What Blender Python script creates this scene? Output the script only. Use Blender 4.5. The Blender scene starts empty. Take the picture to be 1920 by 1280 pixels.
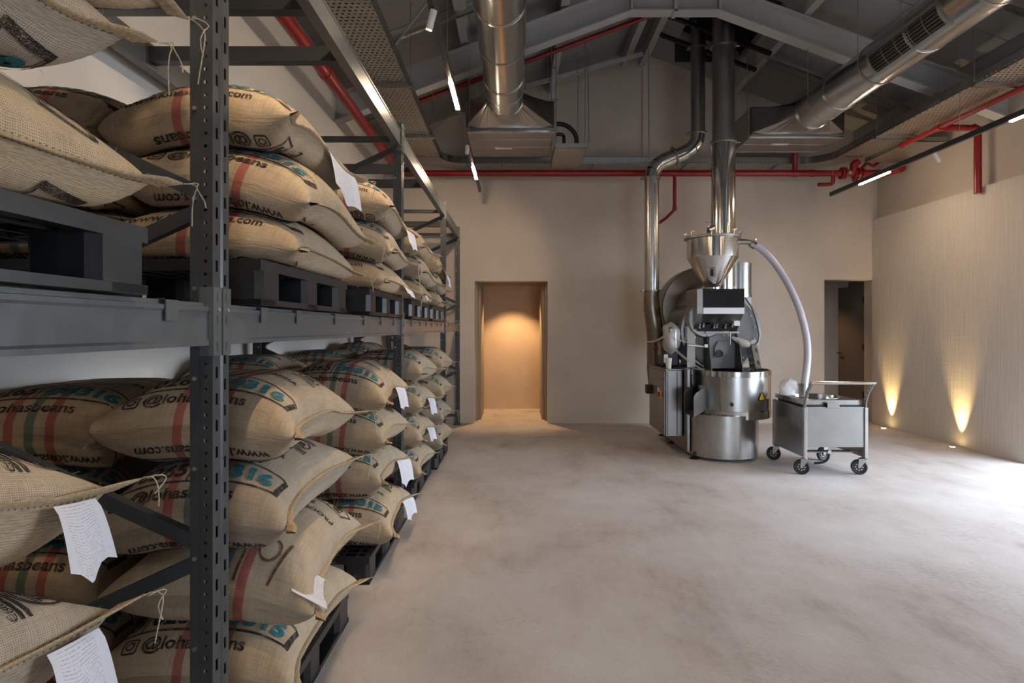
import bpy, bmesh, math, random
import numpy as np
from mathutils import Vector, Matrix

SC = bpy.context.scene
COL = SC.collection
R = math.radians
PI = math.pi
random.seed(7)
RNG = np.random.default_rng(5)

# ------------------------------------------------------------------ camera
F, CX, CY, CAMZ = 1130.0, 967.0, 615.0, 1.45
cam_data = bpy.data.cameras.new('camera')
cam_data.sensor_width = 36.0
cam_data.lens = F / 1920 * 36
cam_data.shift_x = -(CX - 960) / 1920
cam_data.shift_y = (CY - 640) / 1920
cam_data.clip_start = 0.05
cam = bpy.data.objects.new('camera', cam_data)
cam.location = (0, 0, CAMZ)
cam.rotation_euler = (R(90), 0, 0)
COL.objects.link(cam)
SC.camera = cam

# ------------------------------------------------------------------ world, exposure
SC.view_settings.view_transform = 'Standard'
SC.view_settings.look = 'None'
SC.view_settings.gamma = 1.0
SC.view_settings.use_curve_mapping = False
SC.view_settings.exposure = 0.40
SKY = 9.6
world = bpy.data.worlds.new('daylight'); SC.world = world
world.use_nodes = True
bgn = world.node_tree.nodes['Background']
bgn.inputs[0].default_value = (0.72, 0.85, 1.0, 1)
bgn.inputs[1].default_value = SKY
# portal in the garden doorway of the right wall, and in the added opening behind the camera
def portal(name, loc, rot, sx, sy):
    l = bpy.data.lights.new(name, 'AREA'); l.shape = 'RECTANGLE'; l.size = sx; l.size_y = sy
    l.cycles.is_portal = True
    o = bpy.data.objects.new(name, l); o.location = loc; o.rotation_euler = rot; COL.objects.link(o)
portal('daylight_portal', (5.75, 4.4, 1.3), (0, R(90), 0), 2.6, 4.0)
portal('daylight_portal', (2.5, -7.75, 1.3), (R(90), 0, 0), 3.0, 2.6)

def at(px, py, Y):
    return Vector(((px - CX) * Y / F, Y, CAMZ + (CY - py) * Y / F))
def X_(px, Y): return (px - CX) * Y / F
def Z_(py, Y): return CAMZ + (CY - py) * Y / F

# ------------------------------------------------------------------ mesh helpers
ORG = {}
class MB:
    def __init__(s): s.v = []; s.f = []; s.m = []; s.sm = []
    def add(s, vs, fs, mat=0, smooth=False):
        b = len(s.v); s.v += [tuple(v) for v in vs]
        for f in fs:
            s.f.append(tuple(i + b for i in f)); s.m.append(mat); s.sm.append(smooth)
    def box(s, lo, hi, mat=0):
        x0, y0, z0 = lo; x1, y1, z1 = hi
        s.add([(x0,y0,z0),(x1,y0,z0),(x1,y1,z0),(x0,y1,z0),(x0,y0,z1),(x1,y0,z1),(x1,y1,z1),(x0,y1,z1)],
              [(0,3,2,1),(4,5,6,7),(0,1,5,4),(1,2,6,5),(2,3,7,6),(3,0,4,7)], mat)
    def bar(s, a, b, w, h, up=(0,0,1), mat=0):
        a = Vector(a); b = Vector(b); d = (b - a).normalized(); up = Vector(up)
        x = d.cross(up)
        if x.length < 1e-4: x = d.cross(Vector((1,0,0)))
        x.normalize(); y = x.cross(d)
        vs = []
        for p in (a, b):
            for i, j in ((-1,-1),(1,-1),(1,1),(-1,1)): vs.append(p + x*(i*w/2) + y*(j*h/2))
        s.add(vs, [(0,1,2,3),(7,6,5,4),(0,4,5,1),(1,5,6,2),(2,6,7,3),(3,7,4,0)], mat)
    def prism(s, poly, axis, c0, c1, mat=0, smooth=False):
        """poly of 2-D points, extruded along axis ('x': (y,z), 'y': (x,z), 'z': (x,y))"""
        def p3(p, c):
            return (c, p[0], p[1]) if axis == 'x' else ((p[0], c, p[1]) if axis == 'y' else (p[0], p[1], c))
        n = len(poly)
        s.add([p3(p, c0) for p in poly] + [p3(p, c1) for p in poly], [tuple(range(n)), tuple(range(2*n-1, n-1, -1))], mat)
        s.add([p3(p, c0) for p in poly] + [p3(p, c1) for p in poly], [(i, i+n, (i+1) % n + n, (i+1) % n) for i in range(n)], mat, smooth)
    def tube(s, pts, r, n=12, mat=0, caps=True, rad=None, closed=False):
        pts = [Vector(p) for p in pts]; k = len(pts); vs = []
        prev = None
        for i, p in enumerate(pts):
            if closed: d = pts[(i+1) % k] - pts[i-1]
            else: d = (pts[min(i+1, k-1)] - pts[max(i-1, 0)])
            d.normalize()
            if prev is None:
                u = d.cross(Vector((0,0,1)))
                if u.length < 1e-3: u = d.cross(Vector((0,1,0)))
            else: u = prev - d * prev.dot(d)
            u.normalize(); w = d.cross(u); prev = u
            rr = rad[i] if rad else r
            for j in range(n):
                a = 2*PI*j/n; vs.append(p + u*(rr*math.cos(a)) + w*(rr*math.sin(a)))
        fs = []
        for i in range(k if closed else k-1):
            for j in range(n): fs.append((i*n+j, i*n+(j+1) % n, ((i+1) % k)*n+(j+1) % n, ((i+1) % k)*n+j))
        s.add(vs, fs, mat, True)
        if caps and not closed:
            s.add(vs[:n], [tuple(range(n-1, -1, -1))], mat); s.add(vs[-n:], [tuple(range(n))], mat)
    def lathe(s, prof, c, axis='z', n=32, mat=0, a0=0.0, a1=2*PI, smooth=True):
        """prof: (radius, height) list around axis through c; consecutive segments get split normals"""
        c = Vector(c); full = abs(a1 - a0 - 2*PI) < 1e-6
        m = n if full else n + 1
        for q in range(len(prof) - 1):
            vs = []
            for (r, h) in (prof[q], prof[q+1]):
                for j in range(m):
                    a = a0 + (a1 - a0)*j/n
                    e, g = r*math.cos(a), r*math.sin(a)
                    if axis == 'z': vs.append(c + Vector((e, g, h)))
                    elif axis == 'y': vs.append(c + Vector((e, h, g)))
                    else: vs.append(c + Vector((h, e, g)))
            fs = []
            for j in range(n):
                k = (j+1) % m if full else j+1
                fs.append((j, k, m+k, m+j))
            s.add(vs, fs, mat, smooth)
    def cyl(s, a, b, r, n=16, mat=0):
        s.tube([a, b], r, n, mat)
    def grid(s, rows, mat=0, smooth=True):
        n, m = len(rows), len(rows[0])
        s.add([p for r in rows for p in r], [(i*m+j, i*m+j+1, (i+1)*m+j+1, (i+1)*m+j) for i in range(n-1) for j in range(m-1)], mat, smooth)

def link_mesh(name, mb, mats, org=(0,0,0)):
    me = bpy.data.meshes.new(name)
    o3 = Vector(org)
    me.from_pydata([tuple(Vector(v) - o3) for v in mb.v], [], mb.f)
    for m in (mats if isinstance(mats, (list, tuple)) else [mats]): me.materials.append(m)
    me.polygons.foreach_set('material_index', mb.m)
    me.polygons.foreach_set('use_smooth', mb.sm)
    bm = bmesh.new(); bm.from_mesh(me)
    bmesh.ops.remove_doubles(bm, verts=bm.verts, dist=1e-6) if False else None
    bmesh.ops.recalc_face_normals(bm, faces=bm.faces) if getattr(mb, 'fixn', True) else None
    bm.to_mesh(me); bm.free(); me.update()
    return me
def root_org(o):
    while o is not None:
        if o.name in ORG: return ORG[o.name]
        o = o.parent
    return Vector((0,0,0))
def thing(name, label, cat, loc=(0,0,0), group=None):
    o = bpy.data.objects.new(name, None); COL.objects.link(o)
    o.empty_display_size = .1
    o.location = loc; ORG[o.name] = Vector(loc)
    o['label'] = label; o['category'] = cat
    if group: o['group'] = group
    return o
def part(name, mb, mats, parent=None, label=None, bevel=0):
    me = link_mesh(name, mb, mats, root_org(parent) if parent else (0,0,0))
    o = bpy.data.objects.new(name, me); COL.objects.link(o)
    if parent: o.parent = parent
    if label: o['label'] = label
    if bevel:
        b = o.modifiers.new('bevel', 'BEVEL'); b.width = bevel; b.segments = 2; b.limit_method = 'ANGLE'; b.angle_limit = R(40)
    return o
def struct(name, mb, mats, parent=None):
    o = part(name, mb, mats, parent)
    if not parent: o['kind'] = 'structure'
    return o
def single(name, mb, mats, label, cat, group=None):
    """a thing that is one mesh; origin at the bottom centre of its bounds"""
    vs = np.array(mb.v); lo, hi = vs.min(0), vs.max(0)
    org = Vector(((lo[0]+hi[0])/2, (lo[1]+hi[1])/2, lo[2]))
    me = link_mesh(name, mb, mats, org)
    o = bpy.data.objects.new(name, me); COL.objects.link(o); o.location = org; ORG[o.name] = org
    o['label'] = label; o['category'] = cat
    if group: o['group'] = group
    return o
def copy_tree(o, parent=None):
    c = o.copy(); COL.objects.link(c)
    if parent: c.parent = parent
    for ch in list(o.children): copy_tree(ch, c)
    return c

# ------------------------------------------------------------------ materials
def mat(name, col=(.5,.5,.5), rough=.5, metal=0.0, spec=.5):
    m = bpy.data.materials.new(name); m.use_nodes = True
    b = m.node_tree.nodes['Principled BSDF']
    b.inputs['Base Color'].default_value = (*col, 1); b.inputs['Roughness'].default_value = rough
    b.inputs['Metallic'].default_value = metal; b.inputs['Specular IOR Level'].default_value = spec
    return m
def nd(m, t, **kw):
    n = m.node_tree.nodes.new(t)
    for k, v in kw.items():
        if k.startswith('i_'): n.inputs[k[2:].replace('_', ' ')].default_value = v
        else: setattr(n, k, v)
    return n
def lk(m, a, b): m.node_tree.links.new(a, b)
def bsdf(m): return m.node_tree.nodes['Principled BSDF']
def coords(m, scale=(1,1,1), kind='Object'):
    tc = nd(m, 'ShaderNodeTexCoord'); mp = nd(m, 'ShaderNodeMapping'); mp.inputs['Scale'].default_value = scale
    lk(m, tc.outputs[kind], mp.inputs['Vector']); return mp.outputs['Vector']
def world_coords(m, scale=(1,1,1)):
    g = nd(m, 'ShaderNodeNewGeometry'); mp = nd(m, 'ShaderNodeMapping'); mp.inputs['Scale'].default_value = scale
    lk(m, g.outputs['Position'], mp.inputs['Vector']); return mp.outputs['Vector']
def noise(m, vec, scale, detail=4, rough=.55):
    n = nd(m, 'ShaderNodeTexNoise'); n.inputs['Scale'].default_value = scale; n.inputs['Detail'].default_value = detail
    n.inputs['Roughness'].default_value = rough
    if vec is not None: lk(m, vec, n.inputs['Vector'])
    return n.outputs['Fac']
def ramp(m, fac, stops):
    r = nd(m, 'ShaderNodeValToRGB'); e = r.color_ramp.elements
    while len(e) < len(stops): e.new(.5)
    for i, (p, c) in enumerate(stops): e[i].position = p; e[i].color = (*c, 1) if len(c) == 3 else c
    lk(m, fac, r.inputs['Fac']); return r.outputs['Color']
def bump(m, h, strength=.3, dist=.01):
    b = nd(m, 'ShaderNodeBump'); b.inputs['Strength'].default_value = strength; b.inputs['Distance'].default_value = dist
    lk(m, h, b.inputs['Height']); lk(m, b.outputs['Normal'], bsdf(m).inputs['Normal']); return b
def math_(m, op, a, b=None, c=None, clamp=False):
    n = nd(m, 'ShaderNodeMath', operation=op); n.use_clamp = clamp
    for i, x in enumerate((a, b, c)):
        if x is None: continue
        if isinstance(x, (int, float)): n.inputs[i].default_value = x
        else: lk(m, x, n.inputs[i])
    return n.outputs[0]
def mixc(m, fac, a, b, blend='MIX'):
    n = nd(m, 'ShaderNodeMix', data_type='RGBA'); n.blend_type = blend
    if isinstance(fac, (int, float)): n.inputs[0].default_value = fac
    else: lk(m, fac, n.inputs[0])
    for i, x in ((6, a), (7, b)):
        if isinstance(x, tuple): n.inputs[i].default_value = (*x, 1)
        else: lk(m, x, n.inputs[i])
    return n.outputs[2]
def emit(name, col, strength):
    m = bpy.data.materials.new(name); m.use_nodes = True
    b = bsdf(m); b.inputs['Base Color'].default_value = (*col, 1)
    b.inputs['Emission Color'].default_value = (*col, 1); b.inputs['Emission Strength'].default_value = strength
    return m
def plaster(name, c0, c1, bs=.15, sc=1.2):
    m = mat(name, c0, .88, 0, .25)
    v = world_coords(m)
    n1 = noise(m, v, sc, 6, .6); n2 = noise(m, v, 45, 3)
    lk(m, ramp(m, n1, [(.35, c0), (.68, c1)]), bsdf(m).inputs['Base Color'])
    h = math_(m, 'ADD', math_(m, 'MULTIPLY', n1, .6), math_(m, 'MULTIPLY', n2, .25))
    bump(m, h, bs, .02)
    return m
def steel(name, col=(.56,.55,.53), rough=.28, streak=(60,60,1.5), var=.12):
    m = mat(name, col, rough, 1.0)
    v = coords(m, streak)
    n = noise(m, v, 2.0, 3)
    lk(m, math_(m, 'ADD', math_(m, 'MULTIPLY', n, var*2), rough - var, clamp=True), bsdf(m).inputs['Roughness'])
    n2 = noise(m, coords(m), 5, 4)
    lk(m, ramp(m, n2, [(.3, tuple(c*.86 for c in col)), (.7, col)]), bsdf(m).inputs['Base Color'])
    return m
def painted(name, col, rough=.35, var=.25, spec=.5):
    m = mat(name, col, rough, 0, spec)
    v = coords(m)
    n = noise(m, v, 14, 5); n2 = noise(m, v, 90, 3)
    lk(m, ramp(m, n, [(.3, tuple(c*(1-var) for c in col)), (.7, tuple(min(1, c*(1+var*.5)) for c in col))]), bsdf(m).inputs['Base Color'])
    lk(m, math_(m, 'ADD', math_(m, 'MULTIPLY', n, .25), rough - .12, clamp=True), bsdf(m).inputs['Roughness'])
    bump(m, n2, .04, .003)
    return m

M = {}
M['wall'] = plaster('greige_plaster', (.50,.435,.375), (.57,.50,.435), .18)
M['wall_left'] = plaster('pale_plaster', (.69,.645,.59), (.74,.70,.645), .12)
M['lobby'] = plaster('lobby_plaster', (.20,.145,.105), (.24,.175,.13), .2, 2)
M['passage'] = plaster('passage_plaster', (.52,.40,.29), (.60,.47,.35), .2, 2)
M['ceiling'] = painted('roof_panel', (.27,.27,.272), .5, .10)
M['rafter'] = painted('beam_paint', (.40,.40,.40), .45, .06)
M['dark_void'] = mat('unlit_void_black', (.015,.015,.016), .8)  # black stands in for darkness up the roof hole and behind the grille
M['rack'] = painted('rack_grey_paint', (.088,.095,.097), .34, .12)
M['rack_dark'] = painted('rack_frame_paint', (.040,.043,.046), .36, .15)
M['bolt'] = mat('zinc_bolt', (.55,.53,.48), .35, 1)
M['plastic'] = painted('black_plastic', (.012,.0125,.014), .38, .35)
M['red'] = painted('red_pipe_paint', (.25,.006,.010), .35, .15)
M['steel'] = steel('brushed_steel', (.50,.49,.475), .27, (25,25,1.2), .018)
M['steel_s'] = steel('satin_steel', (.335,.325,.31), .34, (2,30,30), .02)
M['steel_shiny'] = steel('polished_steel', (.60,.59,.57), .15, (20,20,1), .012)
M['steel_dark'] = steel('dark_brown_steel', (.27,.225,.185), .34, (20,20,4), .1)  # browner and darker than the other steels
M['galv'] = steel('galvanised_duct', (.50,.50,.49), .24, (1.5,25,1.5), .035)
M['galv_p'] = steel('galvanised_tray', (.46,.45,.42), .40, (8,8,8), .15)
M['drum'] = steel('drum_grey', (.155,.153,.15), .45, (15,15,3), .05)
M['ac'] = steel('unit_casing', (.36,.35,.34), .42, (10,3,10), .1)
M['blackglass'] = mat('black_mirror_panel', (.010,.011,.013), .05, 0, .55)
M['black'] = mat('black_rubber', (.012,.012,.013), .55)
M['darkmetal'] = mat('dark_metal', (.05,.05,.055), .35, .9)
M['whitep'] = mat('white_plastic', (.72,.71,.72), .4)
M['cup'] = mat('paper_cup', (.62,.56,.50), .7)
M['orange'] = mat('switch_yellow', (.85,.42,.01), .4)
M['yellow'] = mat('warning_yellow', (.9,.62,.02), .45)
M['hose'] = mat('clear_hose', (.50,.48,.56), .32, 0, .6)
M['track'] = painted('track_black', (.035,.036,.038), .4, .1)
M['spot'] = mat('spot_white', (.62,.61,.60), .4)
M['led'] = emit('led_warm', (1.0, .77, .53), 140)
M['led_spot'] = emit('spot_lens', (1.0, .74, .45), 60)
M['uplight'] = emit('uplight_lens', (1.0, .72, .32), 40)
M['doorleaf'] = painted('door_leaf_paint', (.17,.145,.125), .5, .08)
M['frame_wood'] = painted('door_frame_paint', (.30,.24,.18), .55, .08)
M['ground'] = plaster('outside_paving', (.10,.098,.09), (.14,.135,.125))
# translucent film
mf = mat('plastic_film', (.62,.585,.55), .35, 0, .5); bsdf(mf).inputs['Alpha'].default_value = .5; M['film'] = mf
mf = mat('clear_bag', (.86,.87,.9), .25, 0, .5); bsdf(mf).inputs['Alpha'].default_value = .82; M['bag'] = mf

# floor: pale trowelled screed with white bloom, tan stains and fine pits
m = mat('screed_floor', (.5,.43,.38), .82, 0, .3); v = world_coords(m); vs_ = world_coords(m, (1, .45, 1))
n1 = noise(m, v, .55, 7, .62); n2 = noise(m, vs_, 2.6, 9, .68); n3 = noise(m, v, 30, 5, .7); n4 = noise(m, v, 1.3, 5, .6)
c = ramp(m, n2, [(.33, (.35,.295,.265)), (.46, (.44,.385,.355)), (.62, (.50,.45,.425))])
c = mixc(m, ramp(m, n1, [(.42, (0,0,0)), (.66, (1,1,1))]), c, (.585,.55,.54))
c = mixc(m, ramp(m, math_(m, 'MULTIPLY', n4, n3), [(.30, (0,0,0)), (.42, (.55,.55,.55))]), c, (.34,.28,.235))
lk(m, c, bsdf(m).inputs['Base Color'])
bump(m, math_(m, 'ADD', math_(m, 'MULTIPLY', n2, .8), math_(m, 'MULTIPLY', n3, .35)), .35, .012)
M['floor'] = m

# combed plaster of the right wall: fine vertical grooves
m = mat('combed_plaster', (.6,.54,.48), .85, 0, .25)
v1 = world_coords(m, (1, 22, .8)); v2 = world_coords(m, (1, 5, .4)); v3 = world_coords(m, (1, 1.2, 14))
a, b_, c_ = noise(m, v1, 2.2, 3, .6), noise(m, v2, 1.5, 4), noise(m, v3, 2.5, 2)
lk(m, ramp(m, a, [(.25, (.54,.485,.43)), (.75, (.63,.575,.52))]), bsdf(m).inputs['Base Color'])
bump(m, math_(m, 'ADD', math_(m, 'ADD', a, math_(m, 'MULTIPLY', b_, .5)), math_(m, 'MULTIPLY', c_, .30)), .42, .012)
M['combed'] = m

# burlap: u,v in metres on the flat bag
def burlap(name, base, pitch=.0036, light=1.0):
    m = mat(name, base, .92, 0, .12)
    uv = nd(m, 'ShaderNodeUVMap'); uv.uv_map = 'UVMap'
    nw = nd(m, 'ShaderNodeTexNoise'); nw.inputs['Scale'].default_value = 26; nw.inputs['Detail'].default_value = 3
    lk(m, uv.outputs['UV'], nw.inputs['Vector'])
    ad = nd(m, 'ShaderNodeVectorMath', operation='MULTIPLY_ADD'); ad.inputs[1].default_value = (.010,.010,0); lk(m, nw.outputs['Color'], ad.inputs[0]); lk(m, uv.outputs['UV'], ad.inputs[2])
    sp = nd(m, 'ShaderNodeSeparateXYZ'); lk(m, ad.outputs[0], sp.inputs[0])
    sr = nd(m, 'ShaderNodeSeparateXYZ'); lk(m, uv.outputs['UV'], sr.inputs[0])
    wu = math_(m, 'ABSOLUTE', math_(m, 'SINE', math_(m, 'MULTIPLY', sp.outputs[0], PI/pitch)))
    wv = math_(m, 'ABSOLUTE', math_(m, 'SINE', math_(m, 'MULTIPLY', sp.outputs[1], PI/(pitch*1.08))))
    # weave: gaps where both threads fall away
    thr = math_(m, 'MAXIMUM', wu, wv)
    n1 = noise(m, uv.outputs['UV'], 5, 5); n2 = noise(m, uv.outputs['UV'], 70, 4, .7)
    mp = nd(m, 'ShaderNodeMapping'); mp.inputs['Scale'].default_value = (220, 6, 1); lk(m, uv.outputs['UV'], mp.inputs[0])
    n3 = noise(m, mp.outputs[0], 1, 2)
    mp2 = nd(m, 'ShaderNodeMapping'); mp2.inputs['Scale'].default_value = (6, 220, 1); lk(m, uv.outputs['UV'], mp2.inputs[0])
    n4 = noise(m, mp2.outputs[0], 1, 2)
    tone = math_(m, 'ADD', math_(m, 'MULTIPLY', n1, .45), math_(m, 'ADD', math_(m, 'MULTIPLY', n3, .35), math_(m, 'MULTIPLY', n4, .35)))
    col = ramp(m, tone, [(.38, tuple(x*.72 for x in base)), (.58, base), (.78, tuple(min(1, x*1.22) for x in base))])
    oi = nd(m, 'ShaderNodeObjectInfo')
    hv = nd(m, 'ShaderNodeHueSaturation'); lk(m, col, hv.inputs['Color'])
    lk(m, math_(m, 'ADD', math_(m, 'MULTIPLY', oi.outputs['Random'], .22), .90), hv.inputs['Value'])
    lk(m, math_(m, 'ADD', math_(m, 'MULTIPLY', oi.outputs['Random'], .3), .82), hv.inputs['Saturation'])
    col = hv.outputs[0]
    # woven stripes round the bag: red, green, red
    def band(c, w):
        d = math_(m, 'ABSOLUTE', math_(m, 'SUBTRACT', sr.outputs[0], c))
        return math_(m, 'MULTIPLY', math_(m, 'LESS_THAN', d, w), .80)
    wv2 = math_(m, 'GREATER_THAN', math_(m, 'MULTIPLY', wu, wv), .12)
    for c, w, k in ((.315, .016, (.38,.035,.055)), (.385, .016, (.035,.12,.13)), (.455, .016, (.38,.035,.055))):
        col = mixc(m, math_(m, 'MULTIPLY', band(c, w), math_(m, 'ADD', math_(m, 'MULTIPLY', wv2, .35), .55)), col, k)
    gap = ramp(m, math_(m, 'ADD', thr, math_(m, 'MULTIPLY', math_(m, 'SUBTRACT', n2, .5), .5)), [(.40, (.36,.32,.28)), (.72, (1,1,1))])
    col = mixc(m, 1.0, col, gap, 'MULTIPLY')
    lk(m, col, bsdf(m).inputs['Base Color'])
    h = math_(m, 'ADD', math_(m, 'MULTIPLY', math_(m, 'ADD', wu, wv), .5), math_(m, 'MULTIPLY', n2, .7))
    b1 = nd(m, 'ShaderNodeBump'); b1.inputs['Strength'].default_value = .55; b1.inputs['Distance'].default_value = .0022; lk(m, h, b1.inputs['Height'])
    b2 = nd(m, 'ShaderNodeBump'); b2.inputs['Strength'].default_value = .5; b2.inputs['Distance'].default_value = .02
    lk(m, math_(m, 'ADD', noise(m, uv.outputs['UV'], 7, 3), math_(m, 'MULTIPLY', noise(m, uv.outputs['UV'], 22, 2), .35)), b2.inputs['Height']); lk(m, b1.outputs[0], b2.inputs['Normal']); lk(m, b2.outputs[0], bsdf(m).inputs['Normal'])
    return m
M['burlap'] = burlap('burlap_weave', (.475,.375,.262))
M['burlap_n'] = burlap('coarse_burlap_weave', (.49,.39,.275), .0042)
def fibre(name, col):
    m = mat(name, col, .9, 0, .1)
    n = noise(m, coords(m, (1,1,1)), 160, 3); lk(m, ramp(m, n, [(.3, tuple(x*.6 for x in col)), (.7, col)]), bsdf(m).inputs['Base Color'])
    bump(m, n, .6, .004); return m
M['hem'] = fibre('jute_hem', (.50,.37,.23))
M['stitch'] = fibre('green_stitch', (.20,.19,.13))
M['twine'] = fibre('jute_twine', (.60,.50,.36))
def ink(name, col):
    m = mat(name, col, .9, 0, .1)
    n = noise(m, coords(m), 420, 2, .7); n2 = noise(m, coords(m), 40, 3)
    lk(m, mixc(m, ramp(m, math_(m, 'ADD', math_(m, 'MULTIPLY', n, .8), math_(m, 'MULTIPLY', n2, .4)), [(.60, (0,0,0)), (.78, (.75,.75,.75))]), col, (.42,.32,.21)), bsdf(m).inputs['Base Color'])
    return m
M['ink_black'] = ink('black_ink', (.022,.019,.018)); M['ink_teal'] = ink('teal_ink', (.010,.15,.19)); M['ink_brown'] = ink('brown_ink', (.12,.045,.03))
INKS = [M['ink_black'], M['ink_teal'], M['ink_brown']]
m = mat('tag_paper', (.66,.65,.70), .75, 0, .2); uv = nd(m, 'ShaderNodeUVMap'); uv.uv_map = 'UVMap'
sx = nd(m, 'ShaderNodeSeparateXYZ'); lk(m, uv.outputs[0], sx.inputs[0])
ln = math_(m, 'LESS_THAN', math_(m, 'FRACT', math_(m, 'MULTIPLY', sx.outputs[1], 24)), .28)
mp = nd(m, 'ShaderNodeMapping'); mp.inputs['Scale'].default_value = (60, 24, 1); lk(m, uv.outputs[0], mp.inputs[0])
wd = nd(m, 'ShaderNodeTexWhiteNoise'); wd.noise_dimensions = '2D'
fl = nd(m, 'ShaderNodeVectorMath', operation='FLOOR'); lk(m, mp.outputs[0], fl.inputs[0]); lk(m, fl.outputs[0], wd.inputs['Vector'])
msk = math_(m, 'MULTIPLY', math_(m, 'MULTIPLY', ln, math_(m, 'GREATER_THAN', wd.outputs['Value'], .35)),
            math_(m, 'MULTIPLY', math_(m, 'GREATER_THAN', sx.outputs[0], .12), math_(m, 'LESS_THAN', sx.outputs[0], .85)))
lk(m, mixc(m, math_(m, 'MULTIPLY', msk, .55), (.66,.65,.70), (.25,.25,.30)), bsdf(m).inputs['Base Color'])
M['paper'] = m
# ------------------------------------------------------------------ room shell
XL, XR, YB, YF = -2.02, 5.48, 9.2, -7.5
RX, RZ, SL = 1.78, 5.70, .371                # ridge x, ridge height, slope of the roof
def roof(x): return RZ - SL*abs(x - RX)
D1 = (-.627, .489, 2.167)                    # left passage opening in the back wall
D2 = (4.71, XR, 2.19)                        # right doorway
mb = MB(); mb.box((XL-.2, YF-.2, -.1), (XR+.2, YB+.001, 0)); mb.box((-2.1, YB, -.1), (XR+.2, 12.5, 0))
struct('floor', mb, M['floor'])
mb = MB(); mb.box((XR+.2, -18, -.14), (24, 18, -.02)); mb.box((-10, -18, -.14), (XR+.2, YF-.2, -.02))
struct('ground', mb, M['ground'])
# back wall: gable with two openings, .28 thick
mb = MB()
T = .28
def bw(x0, x1, z0): mb.prism([(x0, z0), (x1, z0), (x1, roof(x1))] + ([(RX, RZ)] if x0 < RX < x1 else []) + [(x0, roof(x0))], 'y', YB, YB+T)
bw(XL-.2, D1[0], 0); bw(D1[0], D1[1], D1[2]); bw(D1[1], D2[0], 0); bw(D2[0], D2[1], D2[2]); bw(D2[1], XR+.3, 0)
# shallow pier on the gable above
mb.box((1.93, YB-.03, 3.95), (2.04, YB, roof(2.04)))
struct('wall_back', mb, M['wall'])
mb = MB(); mb.box((XL-.2, YF, 0), (XL, YB, roof(XL)+.02)); struct('wall_left', mb, M['wall_left'])
# right wall with a wide garden opening beside the camera
mb = MB()
O0, O1, OZ = 2.4, 6.42, 2.6
mb.box((XR+.04, YF, 0), (XR+.24, O0, roof(XR)+.02)); mb.box((XR+.04, O1, 0), (XR+.24, YB, roof(XR)+.02)); mb.box((XR+.04, O0, OZ), (XR+.24, O1, roof(XR)+.02))
struct('wall_right', mb, M['wall'])
mb = MB(); mb.box((XR-.04, O1, .0), (XR+.04, YB, 3.10)); mb.box((XR-.04, YF, 0), (XR+.04, O0, 3.10))
struct('trim_right', mb, M['combed'])
# frame and glass of the opening
mb = MB()
for y in (O0, 3.7, 5.05, O1-.05): mb.box((XR+.10, y, 0), (XR+.16, y+.05, OZ))
mb.box((XR+.10, O0, OZ-.05), (XR+.16, O1, OZ)); mb.box((XR+.10, O0, 0), (XR+.16, O1, .03))
w = struct('window_1', mb, M['track'])
# wall behind the camera; its opening is added to let in fill daylight
mb = MB()
def fw(x0, x1, z0): mb.prism([(x0, z0), (x1, z0), (x1, roof(x1))] + ([(RX, RZ)] if x0 < RX < x1 else []) + [(x0, roof(x0))], 'y', YF-.2, YF)
fw(XL-.2, 1.0, 0); fw(1.0, 4.0, 2.6); fw(4.0, XR+.3, 0)
struct('wall_front', mb, M['wall'])

# passage behind the left opening, and lobby behind the right doorway
mb = MB()
PY = 10.85
mb.box((-1.2, PY, 0), (1.2, PY+.1, 2.6))
mb.box((-1.3, YB+T, 0), (-1.2, PY+.1, 2.6)); mb.box((1.2, YB+T, 0), (1.3, PY+.1, 2.6))
struct('wall_passage', mb, M['passage'])
mb = MB(); mb.box((-1.3, YB+T, 2.35), (1.3, PY+.1, 2.45)); struct('ceiling_passage', mb, M['passage'])
mb = MB()
for x0, x1 in ((D1[0], D1[0]+.03), (D1[1]-.03, D1[1])):
    mb.box((x0, YB+T-.05, 0), (x1, YB+T+.1, D1[2]))
for x0, x1 in ((D1[0]+.03, D1[0]+.075), (D1[1]-.075, D1[1]-.03)):
    mb.box((x0, YB+T+.1, 0), (x1, YB+T+.9, D1[2]-.02))
struct('trim_passage', mb, M['frame_wood'])
mb = MB()
mb.box((4.0, 11.6, 0), (6.4, 11.7, 2.6)); mb.box((3.9, YB+T, 0), (4.0, 11.7, 2.6)); mb.box((6.4, YB+T, 0), (6.5, 11.7, 2.6)); mb.box((3.9, YB+T, 2.35), (6.5, 11.7, 2.45))
struct('wall_lobby', mb, M['lobby'])
# door leaf standing open at ninety degrees, hinged on the right jamb
d = MB(); d.box((XR+.02, YB+T+.02, .01), (XR+.065, YB+T+.80, 2.13)); dl = struct('door_1', d, M['doorleaf'])
hb = MB()
for z in (1.85, 1.1, .35): hb.box((XR-.0, YB+T+.0, z), (XR+.03, YB+T+.05, z+.10))
part('hinge', hb, M['darkmetal'], dl)
hb = MB(); hb.cyl((XR+.02, YB+T+.74, 1.03), (XR-.03, YB+T+.74, 1.03), .012, 10); hb.cyl((XR-.028, YB+T+.74, 1.03), (XR-.028, YB+T+.62, 1.03), .010, 10)
part('door_handle', hb, M['darkmetal'], dl)
# ------------------------------------------------------------------ roof
HX0, HX1, HY0, HY1 = 2.28, 3.15, 7.0, 8.5     # flue opening
def slope_slab(mb, x0, x1, y0, y1, dz0=0, dz1=.12, mat=0):
    z0, z1 = roof(x0), roof(x1)
    mb.prism([(x0, z0+dz0), (x1, z1+dz0), (x1, z1+dz1), (x0, z0+dz1)], 'y', y0, y1, mat)
ce = MB(); ce.box((RX-.02, YF-.2, RZ+.10), (RX+.02, YB+.3, RZ+.13))
ceil = struct('ceiling', ce, M['ceiling'])
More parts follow.
